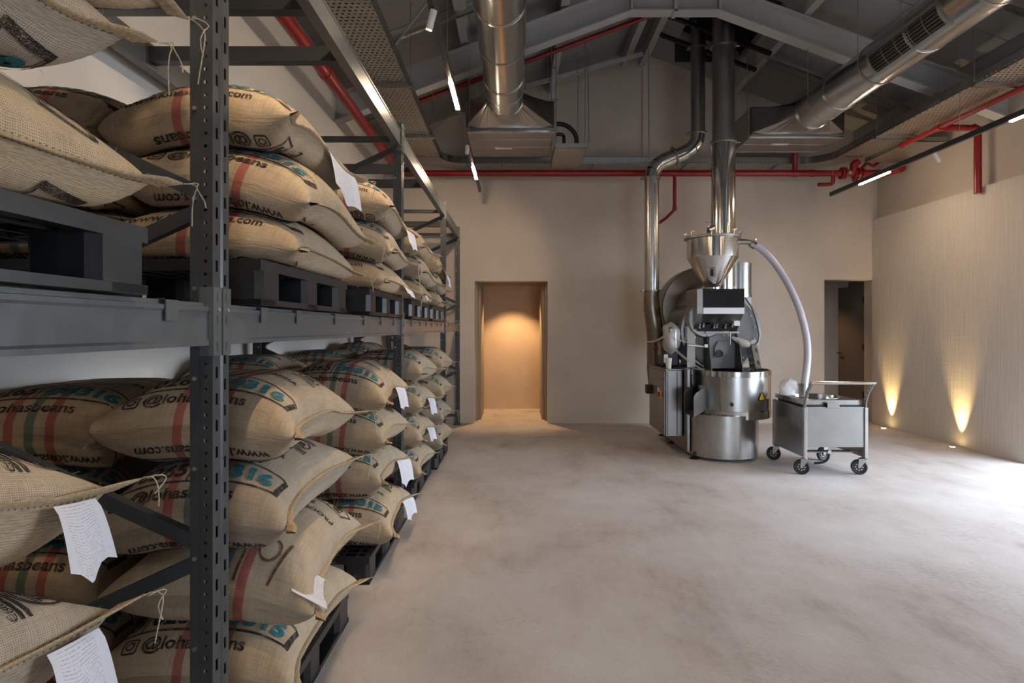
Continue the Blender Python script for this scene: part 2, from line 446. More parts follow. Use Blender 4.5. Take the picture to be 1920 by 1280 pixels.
# sandwich panels: one sheet per metre along the room on either slope, small recessed joints between
protoL = None
y = YF - .2
k = 0
while y < YB + .25:
    y1 = min(y + 1.0, YB + .28)
    for side in (0, 1):
        p = MB()
        if side == 0: slope_slab(p, XL-.2, RX, y+.006, y1-.006)
        else:
            if y1 > HY0 + .01 and y < HY1 - .01:
                slope_slab(p, RX, HX0, y+.006, y1-.006); slope_slab(p, HX1, XR+.3, y+.006, y1-.006)
                if y < HY0: slope_slab(p, HX0, HX1, y+.006, HY0)
                if y1 > HY1: slope_slab(p, HX0, HX1, HY1, y1-.006)
            else: slope_slab(p, RX, XR+.3, y+.006, y1-.006)
        part('roof_panel', p, M['ceiling'], ceil)
    y = y1
p = MB()
slope_slab(p, XL-.3, RX, YF-.3, YB+.4, .125, .15); slope_slab(p, RX, HX0, YF-.3, YB+.4, .125, .15); slope_slab(p, HX1, XR+.4, YF-.3, YB+.4, .125, .15)
slope_slab(p, HX0, HX1, YF-.3, HY0, .125, .15); slope_slab(p, HX0, HX1, HY1, YB+.4, .125, .15)
part('outer_skin', p, M['ceiling'], ceil)
p = MB()     # flue casing above the opening, coloured black for the unlit void
p.box((HX0-.03, HY0-.03, roof(HX0)+.10), (HX0, HY1+.03, 6.7)); p.box((HX1, HY0-.03, roof(HX1)+.10), (HX1+.03, HY1+.03, 6.7))
p.box((HX0-.03, HY1+.002, roof(HX1)+.02), (HX1+.03, HY1+.03, 6.7)); p.box((HX0-.03, HY0-.03, roof(HX1)+.02), (HX1+.03, HY0-.002, 6.7)); p.box((HX0-.03, HY0-.03, 6.7), (HX1+.03, HY1+.03, 6.73))
part('flue_casing', p, M['dark_void'], ceil)
# purlins along the room, channel shaped
for x in (1.66, .55, -.57, -1.68, 1.92, 3.25, 4.2, 5.2):
    p = MB(); z = roof(x)
    sg = 1 if x > RX else -1
    yb = YB
    zt = z - .002
    p.prism([(x-.045, zt+.045*SL*sg), (x+.045, zt-.045*SL*sg), (x+.045, zt-.045*SL*sg-.012), (x-.033, zt+.033*SL*sg-.012), (x-.033, z-.20), (x+.045, z-.20-.0), (x+.045, z-.212), (x-.045, z-.212)], 'y', YF, yb)
    o = part('purlin', p, M['rafter'], ceil)
# portal frames
def rafter_frame(Yc, name):
    w, tf, tw, h = .15, .014, .010, .27
    segs = []
    c = .49
    pl = [(XL, 5.17 - SL*(RX-XL)), (RX-c, 5.17-SL*c), (RX+c, 5.17-SL*c), (XR+.04, 5.17 - SL*(XR+.04-RX))]
    root = MB()
    # web
    web = [(pl[0][0], pl[0][1]), pl[1], pl[2], pl[3], (pl[3][0], pl[3][1]+h), (RX, 5.17+h), (pl[0][0], pl[0][1]+h)]
    root.prism(web, 'y', Yc-tw/2, Yc+tw/2)
    st = struct(name, root, M['rafter'], None)
    for a, b in zip(pl[:-1], pl[1:]):
        f = MB(); f.prism([a, b, (b[0], b[1]-tf), (a[0], a[1]-tf)], 'y', Yc-w/2, Yc+w/2); part('flange', f, M['rafter'], st)
    for a, b in (((XL, pl[0][1]+h), (RX, 5.17+h)), ((RX, 5.17+h), (XR+.04, pl[3][1]+h))):
        f = MB(); f.prism([a, b, (b[0], b[1]+tf), (a[0], a[1]+tf)], 'y', Yc-w/2, Yc+w/2); part('flange', f, M['rafter'], st)
    for x, ww in ((RX, .02), (RX-c, .012), (RX+c, .012)):
        f = MB(); zz = 5.17 - SL*max(abs(x-RX), c); f.box((x-ww, Yc-w/2, zz-(.03 if ww > .015 else 0)), (x+ww, Yc+w/2, 5.17+h-SL*abs(x-RX))); part('stiffener', f, M['rafter'], st)
    return st
rafter_frame(6.76, 'rafter'); rafter_frame(2.2, 'rafter'); rafter_frame(-1.8, 'rafter')

# slotted hanger channels under the purlins
def strut_channel(a, b, label, name='hanger_channel', w=.042, mat='galv_p', group='slotted hanger channels under the roof'):
    a = Vector(a); b = Vector(b); d = (b-a); L = d.length; d.normalize()
    up = Vector((0,0,1)); side = d.cross(up).normalized(); nrm = side.cross(d)
    mb = MB()
    def P(t, u, v): return a + d*t + side*u + nrm*v
    n = max(1, int(L/.075)); h = w/2
    for sgn in (-1, 1):
        # bottom flange strips with slots left open between them
        mb.add([P(0, sgn*h, 0), P(L, sgn*h, 0), P(L, sgn*h*.3, 0), P(0, sgn*h*.3, 0)], [(0,1,2,3)])
        mb.add([P(0, sgn*h, 0), P(L, sgn*h, 0), P(L, sgn*h, w*.9), P(0, sgn*h, w*.9)], [(0,1,2,3)])
    for i in range(n):
        t = L*i/n
        mb.add([P(t, -h*.3, 0), P(t+.045, -h*.3, 0), P(t+.045, h*.3, 0), P(t, h*.3, 0)], [(0,1,2,3)])
    return single(name, mb, M[mat], label, 'channel', group)
def zs(x): return roof(x) - .255
strut_channel((XL+.02, 6.05, zs(XL+.02)), (RX-.2, 6.05, zs(RX-.2)), 'slotted steel channel under the left roof slope, before the rafter')
strut_channel((XL+.02, 7.73, zs(XL+.02)), (RX-.3, 7.73, zs(RX-.3)), 'slotted steel channel under the left roof slope, behind the rafter')
strut_channel((3.22, 7.73, zs(3.22)), (XR-.02, 7.73, zs(XR-.02)), 'slotted steel channel under the right roof slope, behind the rafter')
strut_channel((3.22, 5.6, zs(3.22)), (XR-.02, 5.6, zs(XR-.02)), 'slotted steel channel under the right roof slope, before the rafter')
# flue support struts (dark)
strut_channel((1.93, 7.62, roof(1.93)-.27), (3.22, 7.62, roof(3.22)-.27), 'dark slotted strut under the roof hole, carrying both flues in front', 'flue_strut', .05, 'darkmetal', None)
strut_channel((1.93, 8.1, roof(1.93)-.27), (3.22, 8.1, roof(3.22)-.27), 'dark slotted strut under the roof hole, behind both flues', 'flue_strut', .05, 'darkmetal', None)

# ------------------------------------------------------------------ pallet rack
XF = -.845                                    # front face of the posts (aisle side)
XBK = XF - 1.10                               # back face of the frame
PW, PD, PH = .095, .060, 2.96
PY0 = [-1.10, 1.775-PW/2, 4.55-PW/2, 7.33-PW/2, 9.12-PW/2]
rack = thing('pallet_rack', 'tall dark grey steel pallet rack along the left wall, loaded with sacks', 'shelving', (XF-.55, 4.0, 0))
def post_mesh():
    mb = MB(); h = PW/2
    def slots(u0, u1, pts, hw, hh, off, pitch, shape):
        """strip between u0,u1 along z with holes at pitch; pts maps (u,z)->3-D"""
        uc = (u0+u1)/2; z = 0.0
        cuts = []
        zc = off
        while zc < PH - pitch/2:
            cuts.append(zc); zc += pitch
        prev = 0.0
        for zc in cuts:
            a, b = zc-hh, zc+hh
            mb.add([pts(u0, prev), pts(u1, prev), pts(u1, a), pts(u0, a)], [(0,1,2,3)])
            if shape == 'slot':
                mb.add([pts(u0, a), pts(uc-hw, a), pts(uc-hw, b), pts(u0, b)], [(0,1,2,3)]); mb.add([pts(uc+hw, a), pts(u1, a), pts(u1, b), pts(uc+hw, b)], [(0,1,2,3)])
            else:
                sq = [(u0,a),(uc,a),(u1,a),(u1,zc),(u1,b),(uc,b),(u0,b),(u0,zc)]
                oc = [(uc+hw*math.cos(t), zc+hw*math.sin(t)) for t in [R(x) for x in (225,270,315,0,45,90,135,180)]]
                vs = [pts(*p) for p in sq] + [pts(*p) for p in oc]
                mb.add(vs, [(i, (i+1) % 8, 8+(i+1) % 8, 8+i) for i in range(8)])
            prev = b
        mb.add([pts(u0, prev), pts(u1, prev), pts(u1, PH), pts(u0, PH)], [(0,1,2,3)])
    def plain(u0, u1, pts): mb.add([pts(u0,0), pts(u1,0), pts(u1,PH), pts(u0,PH)], [(0,1,2,3)])
    fr = lambda y, z: (0, y, z)
    plain(-h, -.036, fr); slots(-.036, -.012, fr, .0062, .016, .05, .075, 'slot'); 
    mb.add([(0,-.012,0),(-.004,-.004,0),(-.004,-.004,PH),(0,-.012,PH)], [(0,1,2,3)]); mb.add([(-.004,-.004,0),(-.004,.004,0),(-.004,.004,PH),(-.004,-.004,PH)], [(0,1,2,3)]); mb.add([(-.004,.004,0),(0,.012,0),(0,.012,PH),(-.004,.004,PH)], [(0,1,2,3)])
    slots(.012, .036, fr, .0062, .016, .0875, .075, 'slot'); plain(.036, h, fr)
    for s in (-1, 1):
        sd = lambda x, z, s=s: (x, s*h, z)
        plain(-.012, 0, sd); slots(-.028, -.012, sd, .0052, .0065, .03, .0357, 'round'); plain(-.034, -.028, sd)
        # step outwards at the back of the post
        mb.add([(-.034,s*h,0),(-.036,s*(h+.006),0),(-.036,s*(h+.006),PH),(-.034,s*h,PH)], [(0,1,2,3)])
        mb.add([(-.036,s*(h+.006),0),(-PD,s*(h+.006),0),(-PD,s*(h+.006),PH),(-.036,s*(h+.006),PH)], [(0,1,2,3)])
        mb.add([(-PD,s*(h+.006),0),(-PD,s*.030,0),(-PD,s*.030,PH),(-PD,s*(h+.006),PH)], [(0,1,2,3)])
    mb.add([(0,-h,PH),(0,h,PH),(-PD,h,PH),(-PD,-h,PH)], [(0,1,2,3)])
    return mb
pm = post_mesh(); pme = link_mesh('post', pm, M['rack_dark'])
for fi, yp in enumerate(PY0):
    for back in (0, 1):
        o = bpy.data.objects.new('post', pme); COL.objects.link(o); o.parent = rack
        o.location = Vector((XBK if back else XF, yp, 0)) - ORG[rack.name]
        if back: o.rotation_euler = (0, 0, PI)
        f = MB(); x = XBK if back else XF; sg = 1 if back else -1
        f.box((min(x-sg*.02, x+sg*.09), yp-.075, 0), (max(x-sg*.02, x+sg*.09), yp+.075, .008)); f.box((min(x-sg*.003, x), yp-.05, .008), (max(x-sg*.003, x), yp+.05, .07))
        part('foot_plate', f, M['rack_dark'], rack)
        bl = MB()
        for z in np.arange(.31, 2.9, .25):
            for s in (-1,):
                bl.cyl((x+sg*.046, yp+s*(PW/2+.006), z), (x+sg*.046, yp+s*(PW/2+.011), z), .006, 8)
        part('bolt', bl, M['bolt'], rack)['kind'] = 'stuff'
    # zigzag bracing between the two posts: nodes on the front post at .81, 1.81, 2.81
    xa, xb = XF-.045, XBK+.045
    for (z0, z1) in ((.81, .31), (.81, 1.31), (1.81, 1.31), (1.81, 2.31), (2.81, 2.31)):
        b = MB(); b.bar((xa, yp, z0+(.02 if z1 > z0 else -.02)), (xb, yp, z1+(-.02 if z1 > z0 else .02)), .030, .040)
        part('diagonal_brace', b, M['rack_dark'], rack)
    for z in (.14, 2.86):
        b = MB(); b.bar((xa, yp, z), (xb, yp, z), .030, .040); part('horizontal_brace', b, M['rack_dark'], rack)
# beams
def beam_profile(z0, z1, xf, s):     # s=-1: body lies at smaller x than the face
    h = z1 - z0
    pts = [(0, z0), (.0, z0+.012), (-.004, z0+.018), (-.004, z1-.028), (0, z1-.022), (0, z1-.012), (-.012, z1-.010), (-.012, z1), (-.05, z1), (-.05, z0)]
    return [(xf + (x if s < 0 else -x), z) for x, z in pts]
LV = [(1.402, 1.52), (2.795, 2.925)]
for b in range(4):
    y0, y1 = PY0[b]+PW/2, PY0[b+1]-PW/2
    for li, (z0, z1) in enumerate(LV):
        for back in (0, 1):
            m_ = MB(); xf = XBK+.004 if back else XF-.006
            m_.prism(beam_profile(z0, z1, xf, 1 if back else -1), 'y', y0+.001, y1-.001)
            o = part('beam', m_, M['rack'], rack)
            if not back:
                for (ya, yb_) in ((y0-.043, y0), (y1, y1+.043)):
                    p = MB(); za, zb = z0-.03, z1+.045
                    # connector plate on the post front with three tongues pressed in
                    p.box((XF+.0005, ya, za), (XF+.0045, yb_, zb))
                    for zz in (za+.025, za+.10, za+.165): p.box((XF+.0045, ya+.016, zz-.011), (XF+.0075, ya+.022, zz+.014))
                    if True:
                        yy = yb_ if yb_ == y0 else ya
                        p.box((XF-.045, yy-.0035 if yy == y1 else yy, za), (XF+.0045, yy if yy == y1 else yy+.0035, zb))
                    part('connector_plate', p, M['rack'], o)
                    p = MB(); ym = (ya+yb_)/2; p.cyl((XF+.004, ym+.004, za+.13), (XF+.008, ym+.004, za+.13), .006, 10); part('bolt', p, M['bolt'], o)
# pallet support crossbars with hooks over the front beam
CB = {0: [.55, .95, 1.487], 1: [2.035, 2.36, 2.855, 3.40, 3.82, 4.22], 2: [4.95, 5.38, 5.75, 6.12, 6.55, 6.92], 3: [7.7, 8.1, 8.5]}
for b, ys in CB.items():
    for yc in ys:
        z1 = 1.52
        m_ = MB(); m_.box((XBK+.05, yc-.025, z1-.06), (XF-.056, yc+.025, z1)); o = part('crossbar', m_, M['rack'], rack)
        h = MB(); h.box((XF-.06, yc-.027, z1), (XF-.0015, yc+.027, z1+.003)); h.box((XF-.005, yc-.027, z1-.052), (XF-.0015, yc+.027, z1+.003)); part('hook', h, M['rack'], o)
for yc in (2.63, 3.13, 5.35, 5.9, 8.2):
    z1 = 2.90
    m_ = MB(); m_.box((XBK+.052, yc-.03, z1-.075), (XF-.056, yc+.03, z1)); o = part('crossbar', m_, M['rack_dark'], rack)
    h = MB(); h.box((XBK+.05, yc-.045, z1-.09), (XBK+.056, yc+.045, z1+.02)); part('end_plate', h, M['rack_dark'], o)
    h = MB(); h.box((XF-.062, yc-.045, z1-.09), (XF-.056, yc+.045, z1+.02)); part('end_plate', h, M['rack_dark'], o)

# ------------------------------------------------------------------ pallets
PLX, PLY, PLH = 1.14, 1.00, .15
def make_pallet():
    root = thing('plastic_pallet', 'x', 'pallet', (0,0,0))
    hx, hy = PLX/2, PLY/2
    d = MB()          # deck: rim and two-way lattice
    zt, zb = PLH, PLH-.035
    for (a, b) in (((-hx,-hy),(hx,-hy+.035)), ((-hx,hy-.035),(hx,hy)), ((-hx,-hy+.035),(-hx+.035,hy-.035)), ((hx-.035,-hy+.035),(hx,hy-.035))): d.box((*a, zb), (*b, zt))
    nx, ny = 14, 12
    for i in range(1, nx):
        x = -hx + PLX*i/nx; d.box((x-.006, -hy+.035, zb), (x+.006, hy-.035, zt-.001))
    for j in range(1, ny):
        y = -hy + PLY*j/ny; d.box((-hx+.035, y-.006, zb+.004), (hx-.035, y+.006, zt))
    part('lattice_deck', d, M['plastic'], root)
    for bx in (-hx+.075, 0, hx-.075):
        for by, bw_ in ((-hy+.085, .17), (0, .15), (hy-.085, .17)):
            p = MB(); x0, x1, y0, y1 = bx-.075, bx+.075, by-bw_/2, by+bw_/2
            c = .022
            p.prism([(x0+c,y0),(x1-c,y0),(x1,y0+c),(x1,y1-c),(x1-c,y1),(x0+c,y1),(x0,y1-c),(x0,y0+c)], 'z', .02, zb)
            part('block', p, M['plastic'], root)
            for kz in (.05, .085):
                q = MB(); q.box((x0+.004, y0+.004, kz), (x1+.0015 if bx > 0 else x1-.004, y1+.0015, kz+.004)) if False else None
    for by in (-hy+.06, 0, hy-.06):
        p = MB(); p.box((-hx, by-.06, 0), (hx, by+.06, .02)); part('runner', p, M['plastic'], root)
    for bx in (-hx+.05, hx-.05):
        p = MB(); p.box((bx-.05, -hy, .001), (bx+.05, hy, .021)); part('runner', p, M['plastic'], root)
    return root
pal0 = make_pallet(); pal_used = [False]
def place_pallet(y0, z, label, group, dx=0.0, rz=0.0):
    o = pal0 if not pal_used[0] else copy_tree(pal0)
    pal_used[0] = True
    o.location = (XF+.018-PLX/2+dx, y0+PLY/2, z); o.rotation_euler = (0, 0, rz); o['label'] = label; o['group'] = group
    return o
gl, gu = 'black plastic pallets on the floor', 'black plastic pallets on the rack beams'
LOW = [(.42, 'nearest black plastic floor pallet, before the near rack post', 0), (1.985, 'black plastic floor pallet just behind the near rack post', .0), (3.405, 'black plastic floor pallet just before the second rack post', .0), (5.03, 'black plastic floor pallet just behind the second rack post', -.02), (6.17, 'farthest black plastic floor pallet, before the third rack post', .02)]
UPP = [(.355, 'nearest black plastic pallet on the rack beam, left of the near post'), (1.955, 'black plastic pallet on the beam just behind the near rack post'), (3.41, 'black plastic pallet on the beam before the second rack post'), (4.78, 'black plastic pallet on the beam just behind the second rack post'), (5.98, 'farthest black plastic pallet on the beam, before the third post')]
for y, l, dx in LOW: place_pallet(y, 0, l, gl, dx, 0)
for y, l in UPP: place_pallet(y, 1.5245, l, gu)
# ------------------------------------------------------------------ coffee sacks
# Every bag starts as a flat 0.74 x 0.98 m double sheet, is filled to its volume and settles on the one below (a small cloth relaxation).
NX, NY = 26, 34
SW, SL_ = .74, .93
CELL, HF0, HG = .025, .75, 61
def settle(vol, hf, offs, yaw, lim, xmin, xmax, iters=190):
    W, L, B = SW, SL_, len(vol)
    s = np.linspace(-W/2, W/2, NX+1); t = np.linspace(-L/2, L/2, NY+1)
    S, T = np.meshgrid(s, t, indexing='ij')
    P = np.zeros((B, 2, NX+1, NY+1, 3)); c, sn = np.cos(yaw), np.sin(yaw)
    P[..., 0] = ((c[:,None,None]*S - sn[:,None,None]*T)*.95)[:,None] + offs[:,0,None,None,None]
    P[..., 1] = ((sn[:,None,None]*S + c[:,None,None]*T)*.97)[:,None] + offs[:,1,None,None,None]
    base = hf.max(axis=(1,2)); bmp = .02*(1-(2*S/W)**2)*(1-(2*T/L)**2)
    P[:,0,...,2] = base[:,None,None] + .09 + bmp + RNG.normal(0, .003, (B,NX+1,NY+1))
    P[:,1,...,2] = base[:,None,None] + .09 - bmp + RNG.normal(0, .003, (B,NX+1,NY+1))
    bd = np.zeros((NX+1,NY+1), bool); bd[0] = bd[-1] = True; bd[:,0] = bd[:,-1] = True
    V = np.zeros_like(P); dx, dy = W/NX, L/NY; dd = math.hypot(dx, dy)
    def con(A, Bv, r, k):
        d = Bv - A; l = np.sqrt((d*d).sum(-1, keepdims=True)) + 1e-9; e = (l-r)/l
        e = np.where(e > 0, e, e*(.14 if r < .04 else 0.0)); d *= e*(.5*k); A += d; Bv -= d
    I = []
    for k in (8,4,2,1):
        for par in (0,1):
            i = np.arange(NX+1); j = np.arange(NY+1)
            I.append((k, i[((i//k) % 2 == par) & (i+k <= NX)], j[((j//k) % 2 == par) & (j+k <= NY)]))
    bi = np.arange(B)[:,None,None,None]
    for it in range(iters):
        a = P[:,:,1:,1:] - P[:,:,:-1,:-1]; b = P[:,:,:-1,1:] - P[:,:,1:,:-1]
        n = np.cross(a, b)*.5; n[:,1] *= -1
        cz = (P[:,:,1:,1:,2]+P[:,:,:-1,:-1,2]+P[:,:,1:,:-1,2]+P[:,:,:-1,1:,2])*.25
        vn = (cz*n[...,2]).sum(axis=(1,2,3)); zt = cz.max(axis=(1,2,3))
        p0 = np.clip((vol-vn)/vol, -.15, 1.0)*180
        f = n*(p0[:,None,None,None] + 2.5*(zt[:,None,None,None]-cz))[...,None]*.25
        Fo = np.zeros_like(P); Fo[:,:,:-1,:-1] += f; Fo[:,:,1:,:-1] += f; Fo[:,:,:-1,1:] += f; Fo[:,:,1:,1:] += f
        Fo[:,:,bd] = Fo[:,:,bd].sum(axis=1, keepdims=True)*.5
        V = V*.93 + Fo*1.6; V[...,2] -= .00025
        sp = np.sqrt((V*V).sum(-1, keepdims=True)); V *= np.minimum(1, .02/(sp+1e-9))
        P0 = P.copy(); P = P + V
        for sw in range(2):
            for (k, i, j) in (I if sw == 0 else I[4:]):
                A = P[:,:,i]; Q = P[:,:,i+k]; con(A, Q, dx*k, 1); P[:,:,i] = A; P[:,:,i+k] = Q
                A = P[:,:,:,j]; Q = P[:,:,:,j+k]; con(A, Q, dy*k, 1); P[:,:,:,j] = A; P[:,:,:,j+k] = Q
            for o in (0,1):
                con(P[:,:,o:-1:2,:-1], P[:,:,o+1::2,1:], dd, .25); con(P[:,:,o:-1:2,1:], P[:,:,o+1::2,:-1], dd, .25)
            P[:,:,bd] = P[:,:,bd].mean(axis=1, keepdims=True)
        gi = np.clip((P[...,0]+HF0)/CELL, 0, HG-1.001); gj = np.clip((P[...,1]+HF0)/CELL, 0, HG-1.001)
        i0 = gi.astype(int); j0 = gj.astype(int); fi = gi-i0; fj = gj-j0
        h = hf[bi,i0,j0]*(1-fi)*(1-fj) + hf[bi,i0+1,j0]*fi*(1-fj) + hf[bi,i0,j0+1]*(1-fi)*fj + hf[bi,i0+1,j0+1]*fi*fj + .006
        hit = P[...,2] < h
        P[...,2] = np.where(hit, h, P[...,2])
        for q in (0,1): P[...,q] = np.where(hit, P0[...,q]*.8+P[...,q]*.2, P[...,q])
        lm = lim[:,None,None,None]; P[...,2] = np.where(P[...,2] > lm, lm+(P[...,2]-lm)*.12, P[...,2])
        P[...,0] = np.clip(P[...,0], xmin[:,None,None,None], xmax[:,None,None,None])
        V = P - P0
    return P
def raise_hf(hf, P):
    out = hf.copy(); A = P[:,0]; B = hf.shape[0]
    for u in (0,.33,.66):
        for v in (0,.33,.66):
            Q = A[:,:-1,:-1]*(1-u)*(1-v) + A[:,1:,:-1]*u*(1-v) + A[:,:-1,1:]*(1-u)*v + A[:,1:,1:]*u*v
            i = np.clip(np.round((Q[...,0]+HF0)/CELL), 0, HG-1).astype(int); j = np.clip(np.round((Q[...,1]+HF0)/CELL), 0, HG-1).astype(int)
            np.maximum.at(out, (np.arange(B)[:,None,None]+0*i, i, j), Q[...,2])
    return out

# stack: key, centre x, centre y, base z, layers, layer height, volume, phrase
XS, XRR = -1.135, -1.715
STACKS = [
 ('low0', XS+.02, .69, .152, 5, .236, .097, 'nearest floor stack, before the near post'),
 ('low1', XS+.02, 2.41, .152, 4, .280, .115, 'front floor stack just behind the near post'),
 ('low2', XS, 3.93, .152, 4, .272, .112, 'front floor stack before the second post'),
 ('low3', XS-.02, 5.46, .152, 4, .275, .113, 'front floor stack just behind the second post'),
 ('low4', XS+.02, 6.66, .152, 4, .272, .113, 'front floor stack before the third post'),
 ('low1r', XRR, 2.50, .152, 4, .268, .106, 'rear floor stack just behind the near post'),
 ('low2r', XRR, 3.93, .152, 4, .280, .108, 'rear floor stack before the second post'),
 ('low3r', XRR, 5.46, .152, 4, .275, .108, 'rear floor stack just behind the second post'),
 ('low4r', XRR, 6.66, .152, 4, .285, .108, 'rear floor stack before the third post'),
 ('up0', XS+.03, .79, 1.677, 3, .245, .098, 'nearest stack up on the rack beam'),
 ('up1', XS+.02, 2.46, 1.677, 3, .240, .097, 'upper stack just behind the near post'),
 ('up1r', XRR, 2.46, 1.677, 3, .226, .088, 'rear upper stack just behind the near post'),
 ('up2', XS+.02, 3.88, 1.677, 3, .238, .095, 'upper stack before the second post'),
 ('up3', XS+.0, 5.30, 1.677, 3, .225, .092, 'upper stack just behind the second post'),
 ('up4', XS-.01, 6.48, 1.677, 3, .205, .088, 'upper stack before the third post'),
]
YAW = {'low0': [.08,.08,.10,.12,.14], 'low1': [.05,.10,.03,.07], 'low2': [.06,.0,.05,.06], 'up0': [.0,.03,-.05], 'up1': [.06,.02,.0]}
SHIFT = {('up0',1): (0,-.05), ('low1',1): (.03,0), ('low1',3): (-.01,.0), ('up1',2): (-.01,0), ('low2',0): (.05,0)}
nb = len(STACKS); hf = np.zeros((nb, HG, HG))
BAGS = {}
for layer in range(5):
    ids = [i for i, s in enumerate(STACKS) if s[4] > layer]
    sub = [STACKS[i] for i in ids]; n = len(ids)
    yaw = np.array([YAW.get(s[0], [None]*5)[layer] if s[0] in YAW else RNG.normal(.03, .04) for s in sub], float)
    offs = RNG.normal(0, .012, (n,2)) + np.array([SHIFT.get((s[0], layer), (0,0)) for s in sub], float)
    vol = np.array([s[6]*RNG.uniform(.97, 1.04) for s in sub])
    lim = np.array([s[5]*(layer+1) for s in sub])
    rear = np.array([s[0].endswith('r') for s in sub])
    P = settle(vol, hf[ids], offs, yaw, lim, np.where(rear, -.295, -.30), np.where(rear, .265, 9.0))
    hf[ids] = raise_hf(hf[ids], P)
    for q, i in enumerate(ids):
        hf[i] = np.maximum(hf[i], lim[q] - .115)
        BAGS[(STACKS[i][0], layer)] = P[q]

# ---- printing, drawn once in the flat of the bag and laid onto each filled bag
def text_polys(txt, size, xs=1.0, bold=0.0, shear=0.0):
    cu = bpy.data.curves.new('t', 'FONT'); cu.body = txt; cu.size = size; cu.offset = bold; cu.shear = shear; cu.resolution_u = 3
    ob = bpy.data.objects.new('t', cu); COL.objects.link(ob)
    dg = bpy.context.evaluated_depsgraph_get(); me = ob.evaluated_get(dg).to_mesh()
    v = [(p.co.x*xs, p.co.y) for p in me.vertices]; f = [tuple(p.vertices) for p in me.polygons]
    ob.evaluated_get(dg).to_mesh_clear(); bpy.data.objects.remove(ob); bpy.data.curves.remove(cu)
    return v, f
class Flat:
    def __init__(s): s.v = []; s.f = []; s.m = []
    def poly(s, v, f, m): 
        b = len(s.v); s.v += v; s.f += [tuple(i+b for i in q) for q in f]; s.m += [m]*len(f)
    def text(s, txt, x0, y0, w, h, m, bold=.002, rot=0.0, shear=0):
        v, f = text_polys(txt, .1, 1, bold, shear); a = np.array(v); lo, hi = a.min(0), a.max(0)
        a = (a-lo)/(hi-lo)*np.array([w, h])
        if rot: c, sn = math.cos(rot), math.sin(rot); a = a @ np.array([[c, sn], [-sn, c]])
        s.poly([(x0+p[0], y0+p[1]) for p in a], f, m)
    def rect(s, x0, y0, x1, y1, m): s.poly([(x0,y0),(x1,y0),(x1,y1),(x0,y1)], [(0,1,2,3)], m)
    def line(s, a, b, w, m):
        d = np.subtract(b, a); L = np.hypot(*d); nrm = np.array([-d[1], d[0]])/L*w/2
        s.poly([tuple(np.add(a, nrm)), tuple(np.subtract(a, nrm)), tuple(np.subtract(b, nrm)), tuple(np.add(b, nrm))], [(0,1,2,3)], m)
    def ring(s, cx, cy, r, w, m, n=28, rx=1.0, a0=0, a1=2*PI):
        v = []
        for i in range(n+1):
            a = a0+(a1-a0)*i/n; v += [(cx+rx*(r+w/2)*math.cos(a), cy+(r+w/2)*math.sin(a)), (cx+rx*(r-w/2)*math.cos(a), cy+(r-w/2)*math.sin(a))]
        s.poly(v, [(2*i, 2*i+1, 2*i+3, 2*i+2) for i in range(n)], m)
    def cut(s, step=.022):
        bm = bmesh.new(); vs = [bm.verts.new((x, y, 0)) for x, y in s.v]
        for q, m in zip(s.f, s.m):
            try: fc = bm.faces.new([vs[i] for i in q]); fc.material_index = m
            except ValueError: pass
        a = np.array(s.v); lo, hi = a.min(0), a.max(0)
        for ax in (0, 1):
            c = math.floor(lo[ax]/step)*step + step
            while c < hi[ax]:
                no = (1,0,0) if ax == 0 else (0,1,0); co = (c,0,0) if ax == 0 else (0,c,0)
                bmesh.ops.bisect_plane(bm, geom=bm.verts[:]+bm.edges[:]+bm.faces[:], plane_co=co, plane_no=no); c += step
        bm.verts.index_update()
        out = (np.array([v.co[:2] for v in bm.verts]), [tuple(v.index for v in f.verts) for f in bm.faces], [f.material_index for f in bm.faces])
        bm.free(); return out
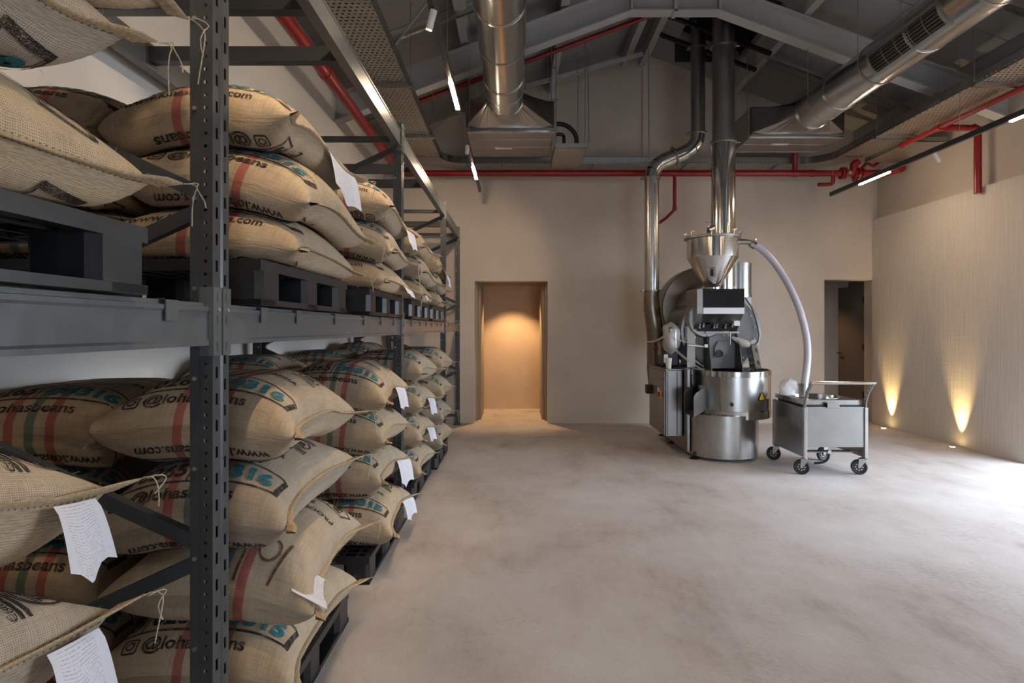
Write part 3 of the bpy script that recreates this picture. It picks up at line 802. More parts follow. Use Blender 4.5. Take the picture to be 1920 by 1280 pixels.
def face_print(lot, web, lx=.585, ly=.60):
    f = Flat()
    y = .128
    # lot box: 3 | 0265 | lot
    f.rect(.055, y, .655, y+.007, 0); f.rect(.075, y+.105, .675, y+.111, 0)
    f.line((.050, y), (.082, y+.111), .007, 0); f.line((.150, y), (.160, y+.108), .005, 0); f.line((.352, y), (.362, y+.108), .006, 0)
    f.poly([(.648,y),(.668,y-.004),(.690,y+.108),(.672,y+.111)], [(0,1,2,3)], 0)
    f.text('3', .092, y+.022, .046, .066, 0, .004); f.text('0265', .172, y+.022, .170, .066, 0, .003); f.text(lot, .378, y+.020, .258, .068, 1, .005)
    # handle or web address under the box
    if web: f.text('www.lohasbeans.com', .115, y-.066, .455, .040, 0, .002)
    else:
        x0 = .118; yy = y-.062; q = .044
        for (a, b) in (((x0+.008, yy), (x0+q-.008, yy)), ((x0+.008, yy+q), (x0+q-.008, yy+q)), ((x0, yy+.008), (x0, yy+q-.008)), ((x0+q, yy+.008), (x0+q, yy+q-.008))): f.line(a, b, .006, 0)
        for (cx, cy, a0) in ((x0+.008, yy+.008, PI), (x0+q-.008, yy+.008, 1.5*PI), (x0+q-.008, yy+q-.008, 0), (x0+.008, yy+q-.008, .5*PI)): f.ring(cx, cy, .008, .006, 0, 4, 1, a0, a0+PI/2)
        f.ring(x0+q/2, yy+q/2, .0115, .005, 0, 14); f.rect(x0+.031, yy+.032, x0+.036, yy+.037, 0)
        f.text('@lohasbeans', .178, y-.070, .345, .056, 0, .0025)
    f.text('70 Kg Net', .200, y+.140, .235, .046, 0, .0025)
    f.text('PRODUCT OF COLOMBIA', .090, y+.235, .520, .032, 0, .0015)
    # roaster's mark near the mouth: letter in a ring between bars
    cx, cy = lx, ly
    T = lambda x, y: (cx - y, cy + x)                 # the mark is turned a quarter, its top away from the mouth
    f.ring(cx, cy, .047, .0065, 0, 26, .9); x0, y0 = T(-.014, -.022); f.text('B', x0, y0, .034, .044, 0, .004, PI/2)
    f.line(T(-.022, -.030), T(-.022, .030), .006, 0)
    for dxx in (-.062, -.078): f.line(T(dxx, -.055), T(dxx, .055), .006, 0)
    x0, y0 = T(-.088, -.055); f.text('Colombian', x0, y0, .11, .014, 0, .002, PI)
    for dxx in (.062, .078): f.line(T(dxx, -.045), T(dxx, .045), .006, 0)
    return f.cut()
PR = {(l, w): face_print(l, w) for l in ('00315', '00316') for w in (0, 1)}
for w in (0, 1): PR[('near', w)] = face_print('00315', w, .62, .83)
hand = Flat(); hy = .72; DX = .10; hand.ring(.13+DX, hy+.05, .045, .010, 2, 20, .8); hand.line((.065+DX, hy+.0), (.10+DX, hy+.17), .010, 2); hand.line((.205+DX, hy), (.215+DX, hy+.17), .010, 2); hand.ring(.29+DX, hy+.05, .045, .010, 2, 20, .8)
PR['hand'] = hand.cut()

def lay(P, nrm, flat, face, mirror_s=False, flip_t=False, off=.0021):
    v, f, m = flat
    s = v[:,0]/SW; t = v[:,1]/SL_
    if mirror_s: s = 1-s
    if flip_t: t = 1-t
    gi = np.clip(s, 0, .9999)*NX; gj = np.clip(t, 0, .9999)*NY; i = gi.astype(int); j = gj.astype(int); a = (gi-i)[:,None]; b = (gj-j)[:,None]
    def bl(A): return A[i,j]*(1-a)*(1-b) + A[i+1,j]*a*(1-b) + A[i,j+1]*(1-a)*b + A[i+1,j+1]*a*b
    return bl(P[face]) + bl(nrm[face])*off, f, m
def normals(P):
    N = np.zeros_like(P)
    for k in (0,1):
        du = np.gradient(P[k], axis=0); dv = np.gradient(P[k], axis=1); n = np.cross(du, dv)
        n /= np.linalg.norm(n, axis=-1, keepdims=True)+1e-9; N[k] = n if k == 0 else -n
    return N
def mesh_from(name, v, f, mats, mi=None, smooth=True, uv=None, org=None):
    v = np.asarray(v, float)
    if org is not None: v = v - np.asarray(org)
    me = bpy.data.meshes.new(name); me.from_pydata(v.tolist(), [], f)
    for mm in mats: me.materials.append(mm)
    if mi is not None: me.polygons.foreach_set('material_index', mi)
    me.polygons.foreach_set('use_smooth', [smooth]*len(me.polygons))
    if uv is not None:
        l = me.uv_layers.new(name='UVMap'); ix = np.zeros(len(me.loops), np.int32); me.loops.foreach_get('vertex_index', ix); l.data.foreach_set('uv', np.asarray(uv)[ix].ravel())
    me.update(); return me
def child(name, me, parent):
    o = bpy.data.objects.new(name, me); COL.objects.link(o); o.parent = parent; return o

idx = np.arange((NX+1)*(NY+1)).reshape(NX+1, NY+1)
bdm = np.zeros((NX+1,NY+1), bool); bdm[0] = bdm[-1] = True; bdm[:,0] = bdm[:,-1] = True
bot = np.full((NX+1,NY+1), -1); bot[~bdm] = np.arange((~bdm).sum()) + (NX+1)*(NY+1); bot[bdm] = idx[bdm]
SF = [(idx[i,j], idx[i+1,j], idx[i+1,j+1], idx[i,j+1]) for i in range(NX) for j in range(NY)]
SF += [(bot[i,j+1], bot[i+1,j+1], bot[i+1,j], bot[i,j]) for i in range(NX) for j in range(NY)]
SF = [tuple(int(q) for q in f) for f in SF]
ss, tt = np.meshgrid(np.linspace(0, SW, NX+1), np.linspace(0, SL_, NY+1), indexing='ij')
SUV = np.concatenate([np.stack([ss, tt], -1).reshape(-1,2), np.stack([ss, tt+.37], -1)[~bdm]])
SUV[bdm.ravel().nonzero()[0].max()+1:, :] if False else None

LOT = {('low1',0): '00315', ('low1',1): '00315', ('low1',2): '00316', ('low1',3): '00316', ('low2',0): '00315', ('low2',1): '00315', ('low2',2): '00315', ('low2',3): '00315', ('up1',0): '00315', ('up1',1): '00315', ('up1',2): '00315', ('up2',0): '00316', ('up2',1): '00316', ('up2',2): '00316', ('low3',3): '00315', ('low4',3): '00316'}
WEB = {('up1',2): 1, ('up1',1): 0, ('up1',0): 1, ('up2',2): 1, ('up2',1): 0, ('up2',0): 1, ('low1',3): 0, ('low1',2): 0, ('low1',1): 0, ('low1',0): 0, ('low1r',3): 0, ('low3r',3): 1, ('low3',3): 0, ('low2',2): 0, ('low2',3): 0, ('low2',1): 0, ('low2',0): 0, ('low3',0): 1, ('low3',1): 1, ('up4',2): 0, ('up4',0): 1}
TAGS = {('low0',4): (.84, .93, .125), ('low0',3): (.82, .93, .15), ('low1',1): (.03, .26, .1), ('low2',3): (.55, .86, .15), ('low2',1): (.70, .95, .17), ('low2',0): (.70, .95, .13), ('up1',2): (.62, .93, .17), ('up2',0): (.72, .93, .06), ('up2',2): (.80, .97, .13),
        ('up3',0): (.25, .5, .07), ('up4',2): (.6, .95, .14), ('low3',2): (.6, .9, .16), ('low3',1): (.6, .9, .13)}
NEAR = {'low0', 'up0', 'low1', 'up1'}
MID = {'low2', 'up2'}
UPSIDE = {('up0',0), ('up0',1), ('up0',2)}      # lies with its other face up and its fold away from the camera
TURNED = {('low1',1)}
LW = {5: ['bottom', 'second from bottom', 'third from bottom', 'second from top', 'top'], 4: ['bottom', 'second from bottom', 'third from bottom', 'top'], 3: ['bottom', 'middle', 'top']}
LIFT = {('low0',4): (.035,.05), ('low0',3): (.02,.06), ('low0',2): (.0,.06), ('up0',0): (-.02,.02), ('up0',1): (.0,.02), ('low1',2): (0,.01)}
# keep the mouth seam's two paper tags under the near sacks in front of the bag
for (key, cx_, cy_, z0, nl, lh, vv, phrase) in STACKS:
    for layer in range(nl):
        lf, el = LIFT.get((key, layer), (0, .0))
        if lf or el:
            A = BAGS[(key, layer)]; su = np.linspace(0, 1, NX+1)[:,None]; tu = np.linspace(0, 1, NY+1)[None,:]
            A[...,2] += lf*np.clip((su-.45)/.55, 0, 1)**2*np.sin(PI*np.clip(tu*.9+.05,0,1)) + el*np.clip((su-.6)/.4,0,1)**2*np.clip((tu-.6)/.4,0,1)**2
        P = BAGS[(key, layer)] + np.array([cx_, cy_, z0]); N = normals(P)
        k = (key, layer); near = key in NEAR; mid = key in MID
        tag_ = k in TAGS
        lo = P.reshape(-1,3).min(0); org = np.array([cx_, cy_, lo[2]])
        word = LW[nl][layer]
        lab = ('burlap coffee sack with white paper tag, ' if tag_ else 'full burlap coffee sack, ') + word + ', ' + phrase
        if tag_ and len(lab.split()) > 16: lab = 'tagged burlap sack, ' + word + ', ' + phrase
        if k == ('low1', 1): lab = 'burlap sack with brown brushed letters and tag, front floor stack just behind the near post'
        if False: lab = 'burlap sack with brown brushed letters and paper tag, front floor stack behind near post'
        root = thing('coffee_sack', lab, 'sack', tuple(org), 'filled coffee sacks on the pallet rack')
        v = np.concatenate([P[0].reshape(-1,3), P[1][~bdm]])
        me = mesh_from('sack_cloth', v, SF, [M['burlap_n'] if key in ('low0','up0') else M['burlap']], None, True, SUV, org)
        o = child('sack_cloth', me, root)
        if near or mid:
            sd = o.modifiers.new('s', 'SUBSURF'); sd.levels = 1; sd.render_levels = 1
        # print
        lot = 'near' if key == 'low0' else LOT.get(k) or ('00315' if (hash_ := sum(map(ord, key)) + layer) % 2 else '00316')
        web = WEB.get(k, (sum(map(ord, key)) + layer) % 2)
        pv, pf, pm_ = [], [], []
        jobs = []
        if k in UPSIDE: jobs = [(PR[(lot, web)], 1, False, True), (PR[(lot, 1-web)], 0, True, True)]
        elif k in TURNED: jobs = [(PR[(lot, web)], 0, True, True), (PR['hand'], 0, True, True), (PR[(lot, 1-web)], 1, False, True)]
        else: jobs = [(PR[(lot, web)], 0, False, False), (PR[(lot, 1-web)], 1, True, False)]
        for (fl, face, ms, ft) in jobs:
            a, f, mi = lay(P, N, fl, face, ms, ft); b = sum(map(len, pv)); pv.append(a); pf += [tuple(i+b for i in q) for q in f]; pm_ += mi
        child('printed_lettering', mesh_from('printed_lettering', np.concatenate(pv), pf, INKS, pm_, True, None, org), root)['kind'] = 'stuff'
        if key.endswith('r') and layer < 2: continue
        # hem along the mouth seam, longer at the ears
        B = P[0][NX]; inn = (P[0][NX-2] + P[1][NX-2])/2; od = B - inn; od /= np.linalg.norm(od, axis=1, keepdims=True)
        tv = np.linspace(0, 1, NY+1); far_ear = RNG.uniform(.012, .022) if key in ('low0','up0') else RNG.uniform(.014, .036); rz_ = RNG.uniform(.2, .6)
        wv = .016 + far_ear*np.exp(-((tv-1)/.07)**2) + .022*np.exp(-(tv/.05)**2) + RNG.normal(0, .0015, NY+1)
        ou = od*wv[:,None]; ou[:,2] += (wv-.016)*rz_; ou[:,1] += (wv-.016)*.6*np.sign(tv-.5)
        nn = np.array([0,0,1.0]); th = .0035
        rows = [B - od*.004 + nn*th*1.6, B + ou*.5 + nn*th, B + ou + nn*th*.5, B + ou - nn*th*.5, B + ou*.5 - nn*th, B - od*.004 - nn*th*1.6]
        hv = np.concatenate(rows); m1 = NY+1
        hfz = [(r*m1+j, r*m1+j+1, (r+1)*m1+j+1, (r+1)*m1+j) for r in range(5) for j in range(NY)]
        child('hem', mesh_from('hem', hv, hfz, [M['hem']], None, True, None, org), root)
        if near or mid:
            sb = MB()
            ns = 64 if near else 34
            for q in range(ns):
                t0 = .04+.92*q/ns; g = t0*NY; j = int(g); fr_ = g-j
                p = B[j]*(1-fr_)+B[j+1]*fr_; q2 = od[j]
                for sg in (1, -1):
                    c0 = p + nn*sg*.0055 - q2*.004; d = (B[min(j+1,NY)]-B[j]); d = d/np.linalg.norm(d)
                    sb.bar(c0 - d*.003 - q2*.004, c0 + d*.003 + q2*.005, .0028, .0022)
            part('stitching', sb, M['stitch'], root)['kind'] = 'stuff'
        # twine end at the far ear
        tip = B[NY] + ou[NY]
        if near or mid or layer % 2:
            tw = MB(); L = RNG.uniform(.05, .15); ph = RNG.uniform(0, 6)
            for st in range(2):
                pts = [tip + np.array([.012*math.sin(ph+5*u+st*2)*u + .01*st, .02*u*(1-u) + .006*math.sin(8*u+ph), .012*u*(1-u)*4 - L*(u**1.6)*(1 if st == 0 else .55)]) + np.array([.02,.01,0])*min(1,u*3) for u in np.linspace(0,1,9)]
                tw.tube(pts, (.0013 if key in ('low0','up0') else .0016) if near else .002, 5, 0)
            part('twine', tw, M['twine'], root)
        if tag_:
            t0, t1, hh = TAGS[k]; nu, nv_ = 8, 8; tvs, uvs = [], []
            for a in range(nu+1):
                g = (t0+(t1-t0)*a/nu)*NY; j = min(int(g), NY-1); fr_ = g-j; p = B[j]*(1-fr_)+B[j+1]*fr_; q2 = od[j]
                for b in range(nv_+1):
                    u = b/nv_; fold = .012*math.sin(a/nu*PI*1.7+.4)*u
                    if k == ('low1', 1): off = np.array([-.09+.12*u, .0, .075-.062*u+.012*math.sin(a*1.3)*u])
                    else: off = np.array([.010+.035*u**.6+fold, .03*u*(a/nu-.4), -.006-hh*u*(1-.12*math.cos(a*.9))])
                    tvs.append(p + q2*np.array([1,1,0])*.006 + off); uvs.append((a/nu, 1-u))
            fs = [(a*(nv_+1)+b, a*(nv_+1)+b+1, (a+1)*(nv_+1)+b+1, (a+1)*(nv_+1)+b) for a in range(nu) for b in range(nv_)]
            child('paper_tag', mesh_from('paper_tag', tvs, fs, [M['paper']], None, True, uvs, org), root)
        # loose fibres standing off the nearest sacks
        if key in NEAR or mid:
            nfi = 420 if key in ('low0','up0') else (260 if near else 120)
            vv_, ff_ = [], []
            ii = RNG.integers(1, NX, nfi); jj = RNG.integers(1, NY, nfi); kk = RNG.integers(0, 2, nfi)
            nb_ = nfi//3; ii[:nb_] = NX-1
            for q in range(nfi):
                p = P[kk[q], ii[q], jj[q]] + RNG.normal(0,.01,3)*np.array([0,1,0]); n_ = N[kk[q], ii[q], jj[q]]
                L = RNG.uniform(.006, .022); d = n_*.6 + RNG.normal(0,.6,3); d /= np.linalg.norm(d); sd_ = np.cross(d, RNG.normal(0,1,3)); sd_ /= np.linalg.norm(sd_)+1e-9
                w_ = .00035; b0 = len(vv_)
                bend = RNG.normal(0,.35,3)*L
                for u in (0,.5,1): 
                    c0 = p - n_*.001 + d*L*u + bend*u*u
                    vv_ += [c0-sd_*w_*(1-.5*u), c0+sd_*w_*(1-.5*u)]
                ff_ += [(b0,b0+1,b0+3,b0+2),(b0+2,b0+3,b0+5,b0+4)]
            o = child('loose_fibres', mesh_from('loose_fibres', vv_, ff_, [M['twine']], None, True, None, org), root); o['kind'] = 'stuff'
# ------------------------------------------------------------------ coffee roaster
def arc(cx, cy, r, a0, a1, n): return [(cx+r*math.cos(R(a0+(a1-a0)*i/n)), cy+r*math.sin(R(a0+(a1-a0)*i/n))) for i in range(n+1)]
rt = thing('coffee_roaster', 'large stainless drum coffee roaster with hopper and round cooling tray by back wall', 'coffee roaster', (2.4, 7.3, 0))
ST, SS, SH, DR = M['steel'], M['steel_s'], M['steel_shiny'], M['drum']
# base with rounded front
b = MB(); poly = [(1.955, 8.25)] + arc(2.345, 6.86, .39, 180, 360, 28) + [(2.735, 8.25)]
b.prism(poly, 'z', .035, .50, 0, False)
o = part('base', b, ST, rt)
for p in o.data.polygons:
    if abs(p.normal.z) < .5 and p.center.y + ORG[rt.name].y < 6.86: p.use_smooth = True
b = MB(); b.box((2.737, 6.9, .06), (2.752, 8.2, .47)); b.box((1.935, 6.78, .06), (1.953, 8.25, .985)); b.box((1.925, 6.765, .06), (1.955, 6.79, .985))
part('side_panel', b, SS, rt, None, .003)
b = MB(); b.box((1.955, 7.05, .50), (2.735, 8.25, .985)); part('frame_housing', b, SS, rt, None, .005)
for x, y in ((1.985, 6.70), (2.55, 6.66), (1.985, 7.62), (2.70, 8.1), (1.985, 8.15)):
    f = MB(); f.lathe([(0,0),(.055,0),(.055,.010),(.030,.022),(.012,.028),(.012,.075)], (x, y, 0), 'z', 18); f.lathe([(.022,.045),(.022,.058)], (x,y,0), 'z', 6, smooth=False); f.lathe([(.0,.058),(.022,.058)], (x,y,0), 'z', 6)
    part('levelling_foot', f, M['darkmetal'], rt)
# control cabinet
c0 = MB(); c0.box((1.735, 6.96, .20), (1.925, 7.79, .965)); cab = part('control_cabinet', c0, SS, rt, None, .006)
p = MB(); p.box((1.722, 6.985, .215), (1.734, 7.765, .945)); part('door', p, SS, cab, None, .003)
p = MB(); p.box((1.725, 6.945, .965), (1.95, 7.80, .978)); part('cabinet_top', p, SS, cab, None, .003)
p = MB(); p.box((1.86, 6.950, .215), (1.866, 6.959, .95)); p.box((1.752, 6.950, .215), (1.757, 6.959, .95)); part('trim_strip', p, M['darkmetal'], cab)
p = MB()
ys, zs_ = 7.17, .665
p.prism([(ys-.035, zs_-.045),(ys+.035, zs_-.045),(ys+.035, zs_+.045),(ys-.035, zs_+.045)], 'x', 1.712, 1.722, 0)
p.lathe([(.0,-.014),(.028,-.014),(.028,0)], (1.712, ys, zs_), 'x', 18, 1); p.box((1.680, ys-.009, zs_-.028), (1.700, ys+.009, zs_+.028), 1)
part('main_switch', p, [M['orange'], M['red']], cab, 'yellow and red rotary main switch', .002)
p = MB(); p.box((1.705, ys+.05, zs_+.02), (1.722, ys+.075, zs_+.075)); part('switch_tag', p, M['whitep'], cab)
p = MB(); p.box((1.66, 7.62, .62), (1.72, 7.74, .73)); part('socket', p, M['black'], cab, 'black power socket', .006)
p = MB()
for z in (.30, .86): p.cyl((1.715, 7.02, z), (1.722, 7.02, z), .008, 8)
part('door_lock', p, M['darkmetal'], cab)
# cooling tray
TX, TY, TR = 2.47, 6.93, .43
t = MB(); t.lathe([(TR-.02,.455),(TR,.455),(TR,.975),(TR-.006,.982),(TR-.012,.975),(TR-.012,.80),(.0,.80)], (TX,TY,0), 'z', 64)
t.lathe([(0,.455),(TR-.02,.455)], (TX,TY,0), 'z', 64)
tray = part('cooling_tray', t, ST, rt)
for z0, z1, r in ((.458,.545,.006), (.915,.976,.004)):
    p = MB(); p.lathe([(TR,z0),(TR+r,z0+.002),(TR+r,z1-.002),(TR,z1)], (TX,TY,0), 'z', 64); part('rim_band', p, SH, tray)
p = MB(); p.lathe([(TR+.002,.545),(TR+.0065,.545),(TR+.0065,.915),(TR+.002,.915)], (TX,TY,0), 'z', 14, 0, R(222), R(236)); 
for k in range(9):
    a = R(236.5); z = .57+.038*k; p.cyl((TX+(TR+.004)*math.cos(a), TY+(TR+.004)*math.sin(a), z), (TX+(TR+.010)*math.cos(a), TY+(TR+.010)*math.sin(a), z), .005, 6)
part('hatch_strip', p, SS, tray)
def on_tray(deg, z): a = R(deg); return Vector((TX+TR*math.cos(a), TY+TR*math.sin(a), z)), Vector((math.cos(a), math.sin(a), 0))
q, nr = on_tray(252, .625); p = MB(); p.tube([q, q+nr*.012], .011, 12); p.tube([q+nr*.012, q+nr*.030], .020, 16); part('knob', p, M['black'], tray, 'black knob')
q, nr = on_tray(297, .705); tg = Vector((-nr.y, nr.x, 0)); p = MB()
def tri(s, off, mat): 
    vs = []
    for d in (0, .003):
        for (a, z) in ((-s*.62, -s*.5), (s*.62, -s*.5), (0, s*.58)): vs.append(q + nr*(.007+off+d*.3) + tg*a + Vector((0,0,z)))
    p.add(vs, [(0,1,2),(5,4,3),(0,3,4,1),(1,4,5,2),(2,5,3,0)], mat)
tri(.072, 0, 1); tri(.062, .0012, 0); 
p.bar(q+nr*.0105+Vector((0,0,.012))-tg*.004, q+nr*.0105+Vector((0,0,-.006))+tg*.003, .006, .003, nr, 1); p.bar(q+nr*.0105+tg*-.014+Vector((0,0,-.018)), q+nr*.0105+tg*.014+Vector((0,0,-.018)), .006, .003, nr, 1)
part('warning_sticker', p, [M['yellow'], M['black']], tray, 'yellow triangular warning sticker')
q, nr = on_tray(299, .54); p = MB(); p.tube([q+nr*.004, q+nr*.012], .008, 8); part('bolt', p, M['darkmetal'], tray)
# stirring arms inside the tray
p = MB(); p.lathe([(.05,.80),(.05,.90),(.02,.93),(0,.93)], (TX,TY,0), 'z', 16)
for k in range(4): p.bar((TX,TY,.87), (TX+.38*math.cos(R(45+90*k)), TY+.38*math.sin(R(45+90*k)), .85), .03, .06)
part('stirring_arm', p, SS, tray)
# discharge chute on the left of the tray
ch = MB()
def plate(far, near, z0, z1, drop, th=.004):
    far = Vector(far); near = Vector(near); d_ = (near-far); sd_ = Vector((d_.y, -d_.x, 0)).normalized()*th
    pts = [(0, z0), (1, z0-drop), (1, z1-drop-.045), (.93, z1-drop-.012), (.80, z1-drop*.85), (0, z1)]
    vs = []
    for k in (0, 1):
        for u, z in pts: vs.append(far + d_*u + sd_*k + Vector((0,0,z)))
    n = len(pts); ch.add(vs, [tuple(range(n)), tuple(range(2*n-1, n-1, -1))] + [(i, i+n, (i+1) % n+n, (i+1) % n) for i in range(n)])
fa, na = at(1325,0,6.64), at(1301,0,6.42); fb, nb_ = at(1299,0,6.84), at(1283,0,6.60)
for q_ in (fa, na, fb, nb_): q_.z = 0
plate(fa, na, .555, .805, .055); plate(fb, nb_, .555, .805, .03)
up = Vector((0,0,1)); ch.add([fa+up*.557, fb+up*.557, nb_+up*.527, na+up*.502], [(0,1,2,3)]); ch.add([fa+up*.553, fb+up*.553, nb_+up*.523, na+up*.498], [(3,2,1,0)])
part('discharge_chute', ch, SS, rt)
# drum housing
DX, DZ = 2.43, 1.40
d = MB(); d.lathe([(0,7.12),(.425,7.12),(.435,7.13),(.435,8.15),(0,8.15)], (DX,0,DZ), 'y', 64); part('drum', d, DR, rt)
d = MB(); d.lathe([(.435,7.16),(.475,7.16),(.475,7.30),(.435,7.30)], (DX+.01,0,DZ+.01), 'y', 64); part('drum_rim', d, SS, rt)
d = MB(); d.lathe([(0,7.10),(.405,7.10),(.405,7.12)], (DX,0,DZ), 'y', 64); fp = part('drum_front', d, DR, rt)
d = MB()
for k in range(14):
    a = R(-70+20*k); d.cyl((DX+.385*math.cos(a), 7.10, DZ+.385*math.sin(a)), (DX+.385*math.cos(a), 7.088, DZ+.385*math.sin(a)), .009, 8)
part('bolt', d, M['bolt'], fp)
# two ports on the drum front
for x, z, sq in ((X_(1346,7.08), Z_(628,7.08), 0), (X_(1359.5,7.08), Z_(628,7.08), 1)):
    d = MB()
    if sq: d.box((x-.05, 7.07, z-.05), (x+.05, 7.10, z+.05)); d.lathe([(.036,7.07),(.036,7.045),(.018,7.045),(.018,7.06),(0,7.06)], (x,0,z), 'y', 20)
    else: d.lathe([(.040,7.10),(.040,7.06),(.024,7.05),(.024,7.09),(0,7.09)], (x,0,z), 'y', 20); d.lathe([(.055,7.10),(.055,7.088),(0,7.088)], (x,0,z), 'y', 6)
    for sx_ in (-.04,.04):
        for sz_ in (-.04,.04): d.cyl((x+sx_, 7.10, z+sz_), (x+sx_, 7.06, z+sz_), .005, 6)
    part('sampling_port', d, SH, rt)
# discharge door below the drum with its two cheek plates
x0, x1 = X_(1331,7.0), X_(1384,7.0); zt, zb = Z_(624,7.0), .93
d = MB(); d.prism([(x0, zb), (x1, zb), (x1-.01, zt), (x0+.01, zt)], 'y', 7.05, 7.08); part('discharge_door', d, DR, rt, None, .003)
d = MB(); zc = Z_(650,6.95); xm = (x0+x1)/2
d.prism([(xm-.10, zc-.12),(xm+.12, zc-.07),(xm+.12, zc-.035),(xm+.05, zc+.06),(xm-.06, zc+.06),(xm-.10, zc-.01)], 'y', 7.02, 7.05); part('door_plate', d, DR, rt, None, .004)
d = MB(); d.lathe([(.045,7.02),(.045,7.005),(.034,7.005),(.034,7.015),(0,7.015)], (X_(1349.5,7.0),0,Z_(663,7.0)), 'y', 20); part('sight_glass', d, M['black'], rt)
for xa, bend in ((X_(1327,6.95), -1), (X_(1384,6.95), 1)):
    d = MB(); pr = [(7.10, zt), (7.02, zt), (6.90, zt-.16), (6.82, zb+.06), (6.82, zb-.03), (7.10, zb-.03)]
    d.prism(pr, 'x', xa, xa+.010); part('cheek_plate', d, DR, rt)
d = MB(); d.bar((X_(1322,7.0), 6.98, Z_(623,7.0)), (X_(1385,7.0), 6.98, Z_(623,7.0)), .022, .022); d.tube([(X_(1368,6.97),6.97,Z_(622,6.97)), (X_(1369,6.96),6.96,Z_(628,6.96)), (X_(1369,6.96),6.96,Z_(646,6.96))], .006, 8)
part('door_rail', d, SS, rt)
# hood with black mirror panels over the drum front
hx0, hx1 = X_(1319,6.85), X_(1396,6.85); hz0, hz1 = Z_(576,6.85), Z_(541,6.85)
d = MB(); d.prism([(6.87, hz0-.075), (6.87, hz1), (7.5, hz1+.02), (7.5, hz0-.30), (7.12, hz0-.30)], 'x', hx0+.004, hx1-.004); hood = part('hood', d, SS, rt, None, .004)
d = MB(); d.box((hx0, 6.858, hz0), (hx1, 6.870, hz1)); part('mirror_panel', d, M['blackglass'], hood, 'black mirror-finished panel')
d = MB(); d.box((hx0, 6.855, hz0-.072), (hx1, 6.870, hz0-.006)); part('pale_strip', d, M['whitep'], hood, 'pale strip under the mirror panel')
d = MB(); n = 16; rows = []
xa, xb = X_(1303,7.0), X_(1397,7.0); za, zb2 = hz0-.082, Z_(619,7.02)
poly = [(hx0-.01, za), (hx1-.005, za), (X_(1390,6.95), Z_(604,6.95)), (X_(1382,6.98), Z_(618,6.98)), (X_(1350,6.98), Z_(621,6.98)), (X_(1309,6.98), Z_(621,6.98)), (X_(1303,6.98), Z_(615,6.98)), (X_(1313,6.95), Z_(600,6.95))]
d.prism(poly, 'y', 6.98, 7.0); part('curved_mirror', d, M['blackglass'], hood, 'black mirror panel with a row of small fittings')
d = MB()
for px_ in (1310, 1317, 1337, 1342, 1358, 1371):
    q = at(px_, 612 + (px_ % 3), 6.97); d.cyl((q.x, 6.98, q.z), (q.x, 6.93, q.z), .012, 8); d.bar((q.x, 6.94, q.z), (q.x+.01, 6.94, q.z+.04), .012, .012)
part('fitting', d, SH, hood)
d = MB(); q = at(1381, 602, 6.97); d.box((q.x-.035, 6.955, q.z-.055), (q.x+.035, 6.975, q.z+.055)); part('notice', d, M['whitep'], hood, 'small white notice', .006)
d = MB(); d.prism([(6.86, hz1), (7.3, hz1), (7.3, Z_(620,7.0)), (7.02, Z_(620,7.0)), (6.93, Z_(606,6.9)), (6.86, hz0-.07)], 'x', hx0-.07, hx0-.004)
d.lathe([(0,6.855),(.030,6.855),(.030,6.87)], (hx0-.035,0,Z_(568,6.86)), 'y', 14); part('hood_cheek', d, SS, rt, None, .004)
# round housings on the left of the drum
d = MB(); d.lathe([(0,7.95),(.56,7.95),(.57,7.96),(.57,8.3),(0,8.3)], (2.50,0,1.70), 'y', 64); part('fan_disc', d, M['steel_dark'], rt)
d = MB(); d.lathe([(0,7.30),(.33,7.30),(.34,7.31),(.34,7.95),(0,7.95)], (2.45,0,1.68), 'y', 56); part('drum_shoulder', d, SS, rt)
d = MB(); d.lathe([(0,6.98),(.06,6.98),(.06,7.0),(.200,7.0),(.21,7.01),(.21,7.95),(0,7.95)], (2.215,0,1.55), 'y', 48); part('burner_casing', d, SS, rt)
d = MB(); d.box((2.0, 7.04, .985), (2.10, 7.30, Z_(611,7.1))); part('column_panel', d, SH, rt, None, .004)
d = MB(); d.box((1.80, 7.35, .98), (2.0, 7.9, 1.30)); part('motor_housing', d, M['darkmetal'], rt, None, .02)
d = MB(); q = at(1239, 652, 7.5); d.box((q.x-.03, 7.45, q.z-.09), (q.x+.03, 7.52, q.z+.07)); part('terminal_block', d, M['frame_wood'], rt)
d = MB(); q = at(1228, 652, 7.5); d.cyl((q.x-.03, 7.5, q.z), (q.x+.05, 7.5, q.z), .010, 8); part('cable_gland', d, M['red'], rt)
# gearbox wrapped in cloudy film
d = MB(); q = at(1258, 632, 7.15)
rows = []
for i in range(9):
    v = i/8; rr = []
    for j in range(17):
        a = 2*PI*j/16; r = .095 + .02*math.sin(3*a+5*v) + .012*math.sin(7*a-9*v); k = (1-abs(2*v-1)**3)**.5 if 0 < v < 1 else .12
        rr.append((q.x + r*k*math.cos(a)*1.0, 7.15 + r*k*math.sin(a)*1.2, q.z - .20 + .38*v))
    rows.append(rr)
d.grid(rows); part('wrapped_gearbox', d, M['film'], rt, 'gearbox wrapped in cloudy plastic film')
d = MB(); d.box((q.x-.05, 7.06, q.z-.14), (q.x+.05, 7.24, q.z+.12)); part('gearbox', d, SS, rt, None, .02)
def ribbon(pts, w, name='film_strip', tw=.6):
    d = MB(); rows = []; n = len(pts)
    for i, p_ in enumerate(pts):
        p_ = Vector(p_); u = i/(n-1); ww = w*(1-.5*u); s_ = Vector((.25*math.sin(u*3), .2, math.cos(u*tw)))*ww
        rows.append([p_-s_, p_-s_*.3+Vector((0,-.006,0)), p_+s_*.4+Vector((0,.005,0)), p_+s_])
    d.grid(rows); part(name, d, M['film'], rt)
def lerp(a, b, n, sag=0): return [a.lerp(b, i/n) + Vector((0,0,-sag*math.sin(PI*i/n))) for i in range(n+1)]
